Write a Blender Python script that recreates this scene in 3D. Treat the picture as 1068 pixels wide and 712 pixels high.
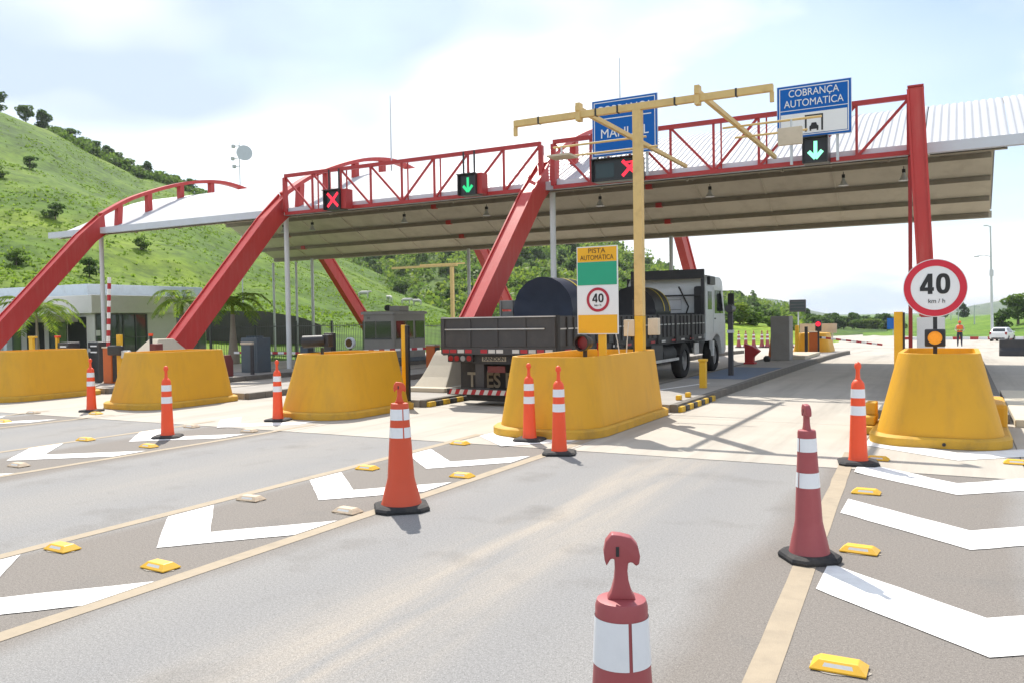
import bpy, bmesh, math, random
import numpy as np
from mathutils import Vector, Matrix, Euler, noise
random.seed(7)
R = math.radians
for o in list(bpy.data.objects): bpy.data.objects.remove(o)
S = bpy.context.scene
COL = S.collection

# ------------------------------------------------------------------ camera
cam = bpy.data.cameras.new('camera')
cam.sensor_width = 36.0
cam.lens = 36.0 * 867.0 / 1068.0
cam.clip_start = 0.05
cam.clip_end = 12000
camo = bpy.data.objects.new('camera', cam); COL.objects.link(camo)
yaw, pit, rol = R(28.3), R(-1.52), R(0.9)
camo.matrix_world = (Matrix.Translation((0, 0, 1.7)) @ Matrix.Rotation(yaw, 4, 'Z')
                     @ Matrix.Rotation(R(90) + pit, 4, 'X') @ Matrix.Rotation(-rol, 4, 'Z'))
S.camera = camo

# ------------------------------------------------------------------ sky, sun, exposure
SUN_AZ = math.atan2(-0.67, 0.745)          # clockwise from +Y
SUN_EL = R(52)
W = bpy.data.worlds.new('World'); S.world = W; W.use_nodes = True
def build_world():
    nt = W.node_tree; N = nt.nodes; L = nt.links; N.clear()
    out = N.new('ShaderNodeOutputWorld'); bg = N.new('ShaderNodeBackground')
    bg.inputs['Strength'].default_value = 0.12
    sky = N.new('ShaderNodeTexSky'); sky.sky_type = 'NISHITA'; sky.sun_disc = False
    sky.sun_elevation = SUN_EL; sky.sun_rotation = SUN_AZ
    sky.air_density = 1.0; sky.dust_density = 1.0; sky.ozone_density = 1.2
    tc = N.new('ShaderNodeTexCoord')
    sep = N.new('ShaderNodeSeparateXYZ'); L.new(tc.outputs['Generated'], sep.inputs[0])
    def m(op, a, b=None, c=None):
        n = N.new('ShaderNodeMath'); n.operation = op
        for i, x in enumerate((a, b, c)):
            if x is None: continue
            if isinstance(x, (int, float)): n.inputs[i].default_value = x
            else: L.new(x, n.inputs[i])
        return n.outputs[0]
    den = m('ADD', m('MAXIMUM', sep.outputs[2], 0.0), 0.22)
    cmb = N.new('ShaderNodeCombineXYZ')
    L.new(m('DIVIDE', sep.outputs[0], den), cmb.inputs[0]); L.new(m('DIVIDE', sep.outputs[1], den), cmb.inputs[1])
    n1 = N.new('ShaderNodeTexNoise'); n1.inputs['Scale'].default_value = 0.85; n1.inputs['Detail'].default_value = 6
    n1.inputs['Roughness'].default_value = 0.52
    mp = N.new('ShaderNodeMapping'); mp.inputs['Location'].default_value = (3.1, 1.7, 0)
    L.new(cmb.outputs[0], mp.inputs[0]); L.new(mp.outputs[0], n1.inputs['Vector'])
    cov = N.new('ShaderNodeValToRGB'); L.new(n1.outputs['Fac'], cov.inputs[0])
    cov.color_ramp.elements[0].position = 0.43; cov.color_ramp.elements[0].color = (0.18, 0.18, 0.18, 1)
    cov.color_ramp.elements[1].position = 0.55; cov.color_ramp.elements[1].color = (1, 1, 1, 1)
    n2 = N.new('ShaderNodeTexNoise'); n2.inputs['Scale'].default_value = 0.9; n2.inputs['Detail'].default_value = 3
    mp2 = N.new('ShaderNodeMapping'); mp2.inputs['Location'].default_value = (14.6, 17.1, 0)
    L.new(cmb.outputs[0], mp2.inputs[0]); L.new(mp2.outputs[0], n2.inputs['Vector'])
    sh = N.new('ShaderNodeValToRGB'); L.new(n2.outputs['Fac'], sh.inputs[0])
    sh.color_ramp.elements[0].position = 0.42; sh.color_ramp.elements[0].color = (8.3, 8.5, 8.6, 1)
    sh.color_ramp.elements[1].position = 0.62; sh.color_ramp.elements[1].color = (3.9, 4.7, 6.1, 1)
    mix = N.new('ShaderNodeMixRGB'); L.new(cov.outputs[0], mix.inputs[0])
    L.new(sky.outputs[0], mix.inputs[1]); L.new(sh.outputs[0], mix.inputs[2])
    L.new(mix.outputs[0], bg.inputs[0]); L.new(bg.outputs[0], out.inputs[0])
build_world()
sl = bpy.data.lights.new('sun', 'SUN'); sl.energy = 4.4; sl.angle = R(0.55); sl.color = (1.0, 0.94, 0.85)
so = bpy.data.objects.new('sun', sl); COL.objects.link(so)
sd = Vector((math.sin(SUN_AZ) * math.cos(SUN_EL), math.cos(SUN_AZ) * math.cos(SUN_EL), math.sin(SUN_EL)))
so.rotation_euler = sd.to_track_quat('Z', 'Y').to_euler(); so.location = sd * 60
S.view_settings.view_transform = 'Standard'; S.view_settings.look = 'None'
S.view_settings.exposure = 0.55; S.view_settings.gamma = 1.0
S.view_settings.use_curve_mapping = False
S.cycles.max_bounces = 6; S.cycles.diffuse_bounces = 3; S.cycles.glossy_bounces = 3
S.cycles.transmission_bounces = 4; S.cycles.transparent_max_bounces = 8
S.cycles.use_denoising = True; S.cycles.caustics_reflective = False; S.cycles.caustics_refractive = False

# ------------------------------------------------------------------ materials
MATS = {}
def mat(name, col, rough=0.6, metal=0.0, var=0.12, scale=6.0, bump=0.0, bscale=60.0, dirt=0.0, dcol=(0.10, 0.085, 0.065),
        dscale=2.5, emit=None, estr=0.0, spec=0.5, streak=False):
    if name in MATS: return MATS[name]
    m = bpy.data.materials.new(name); m.use_nodes = True; MATS[name] = m
    N = m.node_tree.nodes; L = m.node_tree.links; b = N['Principled BSDF']
    b.inputs['Roughness'].default_value = rough; b.inputs['Metallic'].default_value = metal
    b.inputs['Specular IOR Level'].default_value = spec
    tc = N.new('ShaderNodeTexCoord')
    n = N.new('ShaderNodeTexNoise'); n.inputs['Scale'].default_value = scale; n.inputs['Detail'].default_value = 5
    L.new(tc.outputs['Object'], n.inputs['Vector'])
    mx = N.new('ShaderNodeMixRGB')
    mx.inputs[1].default_value = tuple(max(0, c * (1 - var)) for c in col) + (1,)
    mx.inputs[2].default_value = tuple(min(1, c * (1 + var)) for c in col) + (1,)
    L.new(n.outputs['Fac'], mx.inputs[0]); last = mx.outputs[0]
    if dirt > 0:
        d = N.new('ShaderNodeTexNoise'); d.inputs['Scale'].default_value = dscale; d.inputs['Detail'].default_value = 8
        d.inputs['Roughness'].default_value = 0.65
        if streak:
            mp = N.new('ShaderNodeMapping'); mp.inputs['Scale'].default_value = streak if isinstance(streak, tuple) else (3, 3, 0.35)
            L.new(tc.outputs['Object'], mp.inputs[0]); L.new(mp.outputs[0], d.inputs['Vector'])
        else: L.new(tc.outputs['Object'], d.inputs['Vector'])
        rp = N.new('ShaderNodeValToRGB'); rp.color_ramp.elements[0].position = 0.48; rp.color_ramp.elements[1].position = 0.75
        rp.color_ramp.elements[0].color = (0, 0, 0, 1); rp.color_ramp.elements[1].color = (dirt,) * 3 + (1,)
        L.new(d.outputs['Fac'], rp.inputs[0])
        m2 = N.new('ShaderNodeMixRGB'); L.new(rp.outputs[0], m2.inputs[0]); L.new(last, m2.inputs[1])
        m2.inputs[2].default_value = tuple(dcol) + (1,); last = m2.outputs[0]
    L.new(last, b.inputs['Base Color'])
    if bump > 0:
        bn = N.new('ShaderNodeTexNoise'); bn.inputs['Scale'].default_value = bscale; bn.inputs['Detail'].default_value = 4
        L.new(tc.outputs['Object'], bn.inputs['Vector'])
        bp = N.new('ShaderNodeBump'); bp.inputs['Strength'].default_value = bump; bp.inputs['Distance'].default_value = 0.01
        L.new(bn.outputs['Fac'], bp.inputs['Height']); L.new(bp.outputs[0], b.inputs['Normal'])
    if emit:
        b.inputs['Emission Color'].default_value = tuple(emit) + (1,); b.inputs['Emission Strength'].default_value = estr
    return m

def asphalt_mat():
    m = bpy.data.materials.new('asphalt'); m.use_nodes = True; MATS['asphalt'] = m
    N = m.node_tree.nodes; L = m.node_tree.links; b = N['Principled BSDF']
    b.inputs['Roughness'].default_value = 0.85; b.inputs['Specular IOR Level'].default_value = 0.3
    tc = N.new('ShaderNodeTexCoord'); sep = N.new('ShaderNodeSeparateXYZ'); L.new(tc.outputs['Object'], sep.inputs[0])
    def M(op, a, c=None, cl=False):
        n = N.new('ShaderNodeMath'); n.operation = op; n.use_clamp = cl
        for i, x in enumerate((a, c)):
            if x is None: continue
            if isinstance(x, (int, float)): n.inputs[i].default_value = x
            else: L.new(x, n.inputs[i])
        return n.outputs[0]
    def noise_(sc, det=4, vec=None, rough=0.55):
        n = N.new('ShaderNodeTexNoise'); n.inputs['Scale'].default_value = sc; n.inputs['Detail'].default_value = det
        n.inputs['Roughness'].default_value = rough
        L.new(vec or tc.outputs['Object'], n.inputs['Vector']); return n.outputs['Fac']
    def mix(f, a, c, mode='MIX'):
        n = N.new('ShaderNodeMixRGB'); n.blend_type = mode
        for i, x in enumerate((f, a, c)):
            if isinstance(x, (int, float)): n.inputs[i].default_value = x
            elif isinstance(x, tuple): n.inputs[i].default_value = x + (1,)
            else: L.new(x, n.inputs[i])
        return n.outputs[0]
    def ramp(f, p0, p1, c0=(0, 0, 0), c1=(1, 1, 1)):
        n = N.new('ShaderNodeValToRGB'); L.new(f, n.inputs[0])
        n.color_ramp.elements[0].position = p0; n.color_ramp.elements[1].position = p1
        n.color_ramp.elements[0].color = c0 + (1,); n.color_ramp.elements[1].color = c1 + (1,)
        return n.outputs[0]
    big = noise_(0.5, 4)
    xw = M('ADD', sep.outputs[0], M('MULTIPLY', M('SUBTRACT', big, 0.5), 0.5))
    fr = M('FRACT', M('ADD', M('DIVIDE', M('ADD', xw, 5.32), 4.85), 100.5))
    dist = M('MULTIPLY', M('ABSOLUTE', M('SUBTRACT', fr, 0.5)), 4.85)          # distance to the middle of a hatched zone
    lane = M('MULTIPLY', M('SUBTRACT', dist, 0.75), 4.0, cl=True)              # 1 on the travelled lanes
    track = M('SUBTRACT', 1.0, M('MULTIPLY', M('ABSOLUTE', M('SUBTRACT', dist, 1.55)), 2.2), cl=True)
    col = mix(lane, (0.198, 0.179, 0.160), (0.252, 0.246, 0.238))
    col = mix(M('MULTIPLY', track, 0.5), col, (0.226, 0.226, 0.228))
    mp = N.new('ShaderNodeMapping'); mp.inputs['Scale'].default_value = (1.7, 0.16, 1); L.new(tc.outputs['Object'], mp.inputs[0])
    st = noise_(1.6, 6, mp.outputs[0], 0.6)
    centre = M('MULTIPLY', M('SUBTRACT', dist, 1.75), 2.0, cl=True)
    mainl = M('SUBTRACT', 1.0, M('MULTIPLY', M('SUBTRACT', M('ABSOLUTE', M('ADD', xw, 2.95)), 1.2), 1.5, cl=True), cl=True)
    col = mix(M('MULTIPLY', M('ADD', M('MULTIPLY', M('MULTIPLY', centre, mainl), 0.75), M('MULTIPLY', centre, 0.18)), ramp(st, 0.40, 0.66)), col, (0.36, 0.32, 0.27))
    col = mix(ramp(noise_(1.3, 6), 0.55, 0.85), col, (0.165, 0.156, 0.145))
    col = mix(0.3, col, ramp(noise_(55, 3), 0.35, 0.65, (0.3, 0.3, 0.3), (0.7, 0.7, 0.7)), 'OVERLAY')
    grain = noise_(140, 2)
    col = mix(0.45, col, ramp(grain, 0.36, 0.66, (0.25, 0.25, 0.25), (0.76, 0.76, 0.76)), 'OVERLAY')
    v = N.new('ShaderNodeTexVoronoi'); v.inputs['Scale'].default_value = 95; L.new(tc.outputs['Object'], v.inputs['Vector'])
    sp = ramp(v.outputs['Distance'], 0.10, 0.22, (1, 1, 1), (0, 0, 0))
    pick = ramp(noise_(31, 2), 0.50, 0.60)
    col = mix(M('MULTIPLY', M('MULTIPLY', sp, pick), 0.75), col, (0.42, 0.39, 0.35))
    v2 = N.new('ShaderNodeTexVoronoi'); v2.inputs['Scale'].default_value = 55; L.new(tc.outputs['Object'], v2.inputs['Vector'])
    sp2 = ramp(v2.outputs['Distance'], 0.10, 0.25, (1, 1, 1), (0, 0, 0))
    col = mix(M('MULTIPLY', M('MULTIPLY', sp2, ramp(noise_(23, 2), 0.52, 0.62)), 0.7), col, (0.045, 0.043, 0.04))
    L.new(col, b.inputs['Base Color'])
    bp = N.new('ShaderNodeBump'); bp.inputs['Strength'].default_value = 0.25; bp.inputs['Distance'].default_value = 0.004
    L.new(M('ADD', grain, v.outputs['Distance']), bp.inputs['Height']); L.new(bp.outputs[0], b.inputs['Normal'])
    return m
asphalt_mat()

def grass_mat(name, c_dark, c_mid, c_lite, sc=0.06, fine=1.2):
    m = bpy.data.materials.new(name); m.use_nodes = True; MATS[name] = m
    N = m.node_tree.nodes; L = m.node_tree.links; b = N['Principled BSDF']
    b.inputs['Roughness'].default_value = 0.9; b.inputs['Specular IOR Level'].default_value = 0.15
    tc = N.new('ShaderNodeTexCoord')
    def nz(s, d=5, r=0.6):
        n = N.new('ShaderNodeTexNoise'); n.inputs['Scale'].default_value = s; n.inputs['Detail'].default_value = d
        n.inputs['Roughness'].default_value = r
        L.new(tc.outputs['Object'], n.inputs['Vector']); return n.outputs['Fac']
    rp = N.new('ShaderNodeValToRGB'); L.new(nz(sc, 8, 0.68), rp.inputs[0])
    e = rp.color_ramp.elements
    e[0].position = 0.36; e[0].color = c_dark + (1,); e[1].position = 0.66; e[1].color = c_lite + (1,)
    k = e.new(0.5); k.color = c_mid + (1,)
    r2 = N.new('ShaderNodeValToRGB'); L.new(nz(fine, 6, 0.7), r2.inputs[0])
    r2.color_ramp.elements[0].position = 0.35; r2.color_ramp.elements[0].color = (0.45, 0.5, 0.45, 1)
    r2.color_ramp.elements[1].position = 0.62; r2.color_ramp.elements[1].color = (1.15, 1.1, 1.05, 1)
    mx = N.new('ShaderNodeMixRGB'); mx.blend_type = 'MULTIPLY'; mx.inputs[0].default_value = 1
    L.new(rp.outputs[0], mx.inputs[1]); L.new(r2.outputs[0], mx.inputs[2]); L.new(mx.outputs[0], b.inputs['Base Color'])
    return m
grass_mat('hill_grass', (0.046, 0.100, 0.010), (0.090, 0.172, 0.013), (0.165, 0.245, 0.018), 0.035, 0.55)
grass_mat('lawn_grass', (0.07, 0.15, 0.018), (0.12, 0.23, 0.022), (0.19, 0.29, 0.03), 0.12, 3.0)
grass_mat('verge_grass', (0.14, 0.23, 0.02), (0.21, 0.32, 0.022), (0.30, 0.39, 0.03), 0.12, 1.6)
grass_mat('wood_floor', (0.03, 0.07, 0.012), (0.075, 0.14, 0.018), (0.15, 0.22, 0.03), 0.03, 0.5)
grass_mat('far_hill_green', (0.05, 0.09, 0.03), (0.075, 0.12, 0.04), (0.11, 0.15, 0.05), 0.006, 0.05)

def leaf_mat(name, c0, c1, tr=0.35):
    m = bpy.data.materials.new(name); m.use_nodes = True; MATS[name] = m
    N = m.node_tree.nodes; L = m.node_tree.links; b = N['Principled BSDF']
    b.inputs['Roughness'].default_value = 0.6; b.inputs['Specular IOR Level'].default_value = 0.25
    g = N.new('ShaderNodeNewGeometry')
    rp = N.new('ShaderNodeMixRGB'); L.new(g.outputs['Random Per Island'], rp.inputs[0])
    rp.inputs[1].default_value = c0 + (1,); rp.inputs[2].default_value = c1 + (1,)
    L.new(rp.outputs[0], b.inputs['Base Color'])
    t = N.new('ShaderNodeBsdfTranslucent'); L.new(rp.outputs[0], t.inputs['Color'])
    mx = N.new('ShaderNodeMixShader'); mx.inputs[0].default_value = tr
    out = N['Material Output']; L.new(b.outputs[0], mx.inputs[1]); L.new(t.outputs[0], mx.inputs[2]); L.new(mx.outputs[0], out.inputs[0])
    return m
leaf_mat('leaf_dark', (0.050, 0.115, 0.018), (0.110, 0.190, 0.034), .55)
leaf_mat('leaf_mid', (0.085, 0.165, 0.022), (0.170, 0.260, 0.042), .55)
leaf_mat('leaf_lite', (0.14, 0.23, 0.024), (0.26, 0.34, 0.045), .55)
leaf_mat('leaf_palm', (0.12, 0.22, 0.02), (0.28, 0.38, 0.04), .55)
leaf_mat('blade', (0.12, 0.215, 0.020), (0.22, 0.32, 0.035), 0.62)

mat('concrete_slab', (0.43, 0.395, 0.34), 0.85, var=0.14, scale=1.3, bump=0.25, bscale=90, dirt=0.62, dcol=(0.20, 0.178, 0.15), dscale=1.0, streak=(1.5, 0.09, 1.0))
mat('concrete_bed', (0.15, 0.135, 0.115), 0.9)
mat('island_concrete', (0.33, 0.31, 0.28), 0.85, var=0.15, scale=2, bump=0.3, dirt=0.5, dcol=(0.17, 0.155, 0.135), dscale=1.2)
mat('kerb_grey', (0.16, 0.145, 0.125), 0.9, var=0.25, scale=5, bump=0.4, dirt=0.6, dcol=(0.06, 0.055, 0.05))
mat('kerb_yellow', (0.68, 0.42, 0.02), 0.7, var=0.12, dirt=0.5, dscale=6)
mat('kerb_black', (0.025, 0.025, 0.025), 0.7, dirt=0.5, dcol=(0.2, 0.17, 0.13), dscale=6)
mat('pale_concrete', (0.56, 0.50, 0.39), 0.85, var=0.10, scale=2.5, bump=0.3, dirt=0.35, dcol=(0.30, 0.26, 0.2))
mat('line_tan', (0.36, 0.295, 0.21), 0.8, var=0.12, scale=9, dirt=0.55, dcol=(0.24, 0.2, 0.15), dscale=5, bump=0.3, bscale=140)
mat('road_white', (0.80, 0.79, 0.77), 0.7, var=0.05, scale=6, dirt=0.35, dcol=(0.40, 0.37, 0.33), dscale=7, bump=0.3, bscale=140)
mat('barrier_yellow', (0.65, 0.335, 0.009), 0.55, var=0.10, scale=1.6, bump=0.12, bscale=35, dirt=0.30, dcol=(0.36, 0.20, 0.03), dscale=2.2, streak=True)
mat('barrier_foot', (0.58, 0.33, 0.03), 0.7, var=0.15, scale=3, bump=0.2, dirt=0.55, dcol=(0.22, 0.15, 0.06), dscale=4)
mat('steel_red', (0.50, 0.038, 0.034), 0.45, var=0.12, scale=1.5, dirt=0.35, dcol=(0.56, 0.16, 0.13), dscale=2.0, streak=True)
mat('steel_red_dark', (0.42, 0.03, 0.03), 0.5, var=0.15, scale=3, dirt=0.3, dcol=(0.2, 0.04, 0.03))
mat('roof_white', (0.50, 0.51, 0.53), 0.5, var=0.04, scale=0.6, dirt=0.2, dcol=(0.6, 0.6, 0.6), dscale=0.8)
mat('fascia_white', (0.60, 0.64, 0.70), 0.5, var=0.05, dirt=0.3, dcol=(0.5, 0.5, 0.48))
mat('soffit', (0.54, 0.495, 0.40), 0.8, var=0.12, scale=1.2, dirt=0.45, dcol=(0.32, 0.28, 0.21), dscale=1.5)
mat('purlin', (0.26, 0.225, 0.17), 0.7, var=0.15, scale=3, dirt=0.4)
mat('galv', (0.55, 0.58, 0.60), 0.45, 0.3, var=0.10, scale=4, dirt=0.25, dcol=(0.35, 0.33, 0.3))
mat('post_white', (0.68, 0.70, 0.71), 0.5, var=0.06, dirt=0.3, dcol=(0.45, 0.42, 0.38), streak=True)
mat('gantry_cream', (0.66, 0.47, 0.19), 0.55, var=0.10, scale=4, dirt=0.45, dcol=(0.36, 0.22, 0.09), dscale=5)
mat('gantry_yellow', (0.74, 0.43, 0.02), 0.5, var=0.08, dirt=0.3, dcol=(0.4, 0.22, 0.02), dscale=5)
mat('box_beige', (0.58, 0.51, 0.40), 0.6, var=0.08, dirt=0.3)
mat('black_metal', (0.020, 0.020, 0.022), 0.5, var=0.2, dirt=0.3, dcol=(0.07, 0.065, 0.06))
mat('dark_plastic', (0.030, 0.031, 0.034), 0.4, var=0.2, dirt=0.3, dcol=(0.09, 0.085, 0.08))
mat('led_face', (0.010, 0.011, 0.012), 0.3, var=0.1)
mat('led_glass', (0.03, 0.05, 0.05), 0.12, var=0.1)
mat('led_red', (0.5, 0.01, 0.02), 0.4, emit=(1.0, 0.02, 0.05), estr=1.1)
mat('led_green', (0.02, 0.5, 0.15), 0.4, emit=(0.02, 0.75, 0.30), estr=0.5)
mat('led_green_pale', (0.3, 0.8, 0.55), 0.4, emit=(0.22, 0.95, 0.55), estr=0.95)
mat('led_amber', (0.75, 0.28, 0.01), 0.25, emit=(1.0, 0.36, 0.01), estr=0.25, var=0.2, scale=30)
mat('sign_blue', (0.004, 0.115, 0.45), 0.6, spec=0.2, var=0.05, dirt=0.15, dcol=(0.01, 0.12, 0.42), dscale=3)
mat('sign_white', (0.78, 0.79, 0.80), 0.45, var=0.03, dirt=0.12, dcol=(0.6, 0.6, 0.58))
mat('sign_black', (0.015, 0.015, 0.017), 0.5)
mat('sign_red', (0.60, 0.015, 0.04), 0.4, var=0.05)
mat('sign_maroon', (0.40, 0.012, 0.035), 0.4, var=0.05)
mat('sign_green', (0.012, 0.34, 0.19), 0.45, var=0.05)
mat('sign_yellow', (0.82, 0.42, 0.008), 0.45, var=0.05)
mat('sign_brown', (0.16, 0.07, 0.006), 0.5)
mat('sign_back', (0.45, 0.46, 0.47), 0.4, 0.6, dirt=0.2)
mat('cone_faded', (0.34, 0.070, 0.078), 0.5, var=0.10, scale=5, dirt=0.35, dcol=(0.38, 0.11, 0.11), dscale=5, bump=0.1, bscale=30)
mat('cone_orange', (0.86, 0.085, 0.022), 0.5, var=0.05, scale=5, dirt=0.15, dcol=(0.6, 0.10, 0.04), dscale=6)
mat('cone_dull', (0.62, 0.075, 0.025), 0.5, var=0.08, scale=5, dirt=0.2, dcol=(0.45, 0.09, 0.05), dscale=6)
mat('cone_tape', (0.76, 0.78, 0.81), 0.35, var=0.06, scale=4, dirt=0.25, dcol=(0.52, 0.55, 0.6), dscale=8)
mat('rubber', (0.022, 0.022, 0.024), 0.85, var=0.2, bump=0.2, dirt=0.45, dcol=(0.12, 0.105, 0.085), dscale=6)
mat('stud_yellow', (0.80, 0.46, 0.03), 0.45, var=0.08, dirt=0.35, dcol=(0.5, 0.3, 0.08), dscale=14)
mat('stud_worn', (0.56, 0.44, 0.31), 0.7, var=0.15, dirt=0.4, dscale=14)
mat('stud_glass', (0.60, 0.60, 0.58), 0.3, var=0.1, scale=40)
mat('stud_glue', (0.34, 0.31, 0.27), 0.9, var=0.2, scale=12)
mat('truck_grey', (0.052, 0.050, 0.052), 0.6, var=0.15, scale=2, dirt=0.4, dcol=(0.10, 0.09, 0.08), dscale=3)
mat('truck_dark', (0.028, 0.027, 0.028), 0.7, var=0.2, dirt=0.5, dcol=(0.075, 0.068, 0.06), dscale=3)
mat('truck_rail', (0.55, 0.55, 0.54), 0.5, var=0.1, dirt=0.4)
mat('truck_white', (0.66, 0.69, 0.70), 0.35, var=0.05, dirt=0.25, dcol=(0.45, 0.43, 0.4))
mat('truck_letter', (0.34, 0.30, 0.23), 0.8, var=0.1, dirt=0.4)
mat('glass_dark', (0.015, 0.02, 0.022), 0.08, spec=0.8)
mat('tape_red', (0.42, 0.02, 0.03), 0.5, var=0.1, dirt=0.3)
mat('tape_white', (0.60, 0.58, 0.55), 0.5, var=0.1, dirt=0.35)
mat('lamp_red', (0.28, 0.012, 0.018), 0.3, var=0.15)
mat('lamp_amber', (0.55, 0.20, 0.02), 0.3, var=0.15)
mat('tyre', (0.020, 0.020, 0.021), 0.9, var=0.2, bump=0.3, dirt=0.5, dcol=(0.09, 0.08, 0.07))
mat('rim', (0.30, 0.30, 0.30), 0.5, 0.4, dirt=0.5)
mat('tarp_blue', (0.010, 0.017, 0.040), 0.5, var=0.3, scale=3, bump=0.6, bscale=5)
mat('tarp_black', (0.014, 0.014, 0.016), 0.55, var=0.25, bump=0.6, bscale=6)
mat('strap_yellow', (0.62, 0.48, 0.03), 0.6)
mat('crate_grey', (0.20, 0.195, 0.185), 0.8, var=0.15, dirt=0.3)
mat('booth_wall', (0.30, 0.285, 0.26), 0.55, 0.1, var=0.08, scale=2, dirt=0.3, dcol=(0.2, 0.19, 0.17))
mat('booth_roof', (0.36, 0.35, 0.33), 0.6, dirt=0.3)
mat('booth_glass', (0.020, 0.028, 0.026), 0.06, spec=0.9)
mat('office_white', (0.74, 0.73, 0.71), 0.8, var=0.04, dirt=0.2, dcol=(0.58, 0.56, 0.52))
mat('office_blue', (0.50, 0.57, 0.63), 0.7, var=0.06, dirt=0.2)
mat('office_dark', (0.020, 0.021, 0.023), 0.7)
mat('office_glass', (0.06, 0.085, 0.075), 0.05, spec=0.9)
mat('office_frame', (0.10, 0.11, 0.11), 0.5, 0.4)
mat('cabinet_blue', (0.075, 0.10, 0.125), 0.5, var=0.12, dirt=0.35)
mat('cabinet_orange', (0.50, 0.115, 0.02), 0.6, var=0.1, dirt=0.3)
mat('cabinet_grey', (0.30, 0.29, 0.275), 0.7, var=0.14, scale=5, bump=0.3, dirt=0.35)
mat('blue_grey', (0.11, 0.155, 0.24), 0.8, var=0.15, dirt=0.5, dcol=(0.24, 0.23, 0.21))
mat('red_plastic', (0.42, 0.022, 0.022), 0.5, var=0.1, dirt=0.2)
mat('maroon_box', (0.16, 0.03, 0.028), 0.6, dirt=0.2)
mat('fence_metal', (0.075, 0.085, 0.08), 0.5, 0.3)
mat('wall_dark', (0.085, 0.085, 0.078), 0.9, var=0.25, scale=1.5, dirt=0.5, dcol=(0.05, 0.06, 0.035))
mat('bark', (0.13, 0.10, 0.075), 0.9, var=0.25, scale=8, bump=0.5, bscale=20)
mat('palm_bark', (0.30, 0.26, 0.21), 0.9, var=0.2, scale=4, bump=0.4, bscale=25)
mat('cow_white', (0.55, 0.53, 0.49), 0.8, var=0.08)
mat('skin_tone', (0.24, 0.13, 0.085), 0.6)
mat('hair', (0.02, 0.015, 0.012), 0.7)
mat('vest_orange', (0.78, 0.13, 0.02), 0.6)
mat('vest_lime', (0.62, 0.66, 0.12), 0.5)
mat('shirt', (0.46, 0.40, 0.34), 0.8)
mat('trousers', (0.020, 0.024, 0.04), 0.8)
mat('car_white', (0.78, 0.79, 0.80), 0.25, var=0.03)
mat('dark_panel', (0.040, 0.040, 0.045), 0.6, var=0.2, dirt=0.3)
mat('aluminium', (0.62, 0.64, 0.66), 0.35, 0.5)
mat('dish_grey', (0.50, 0.54, 0.58), 0.5)
MT = MATS

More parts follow.
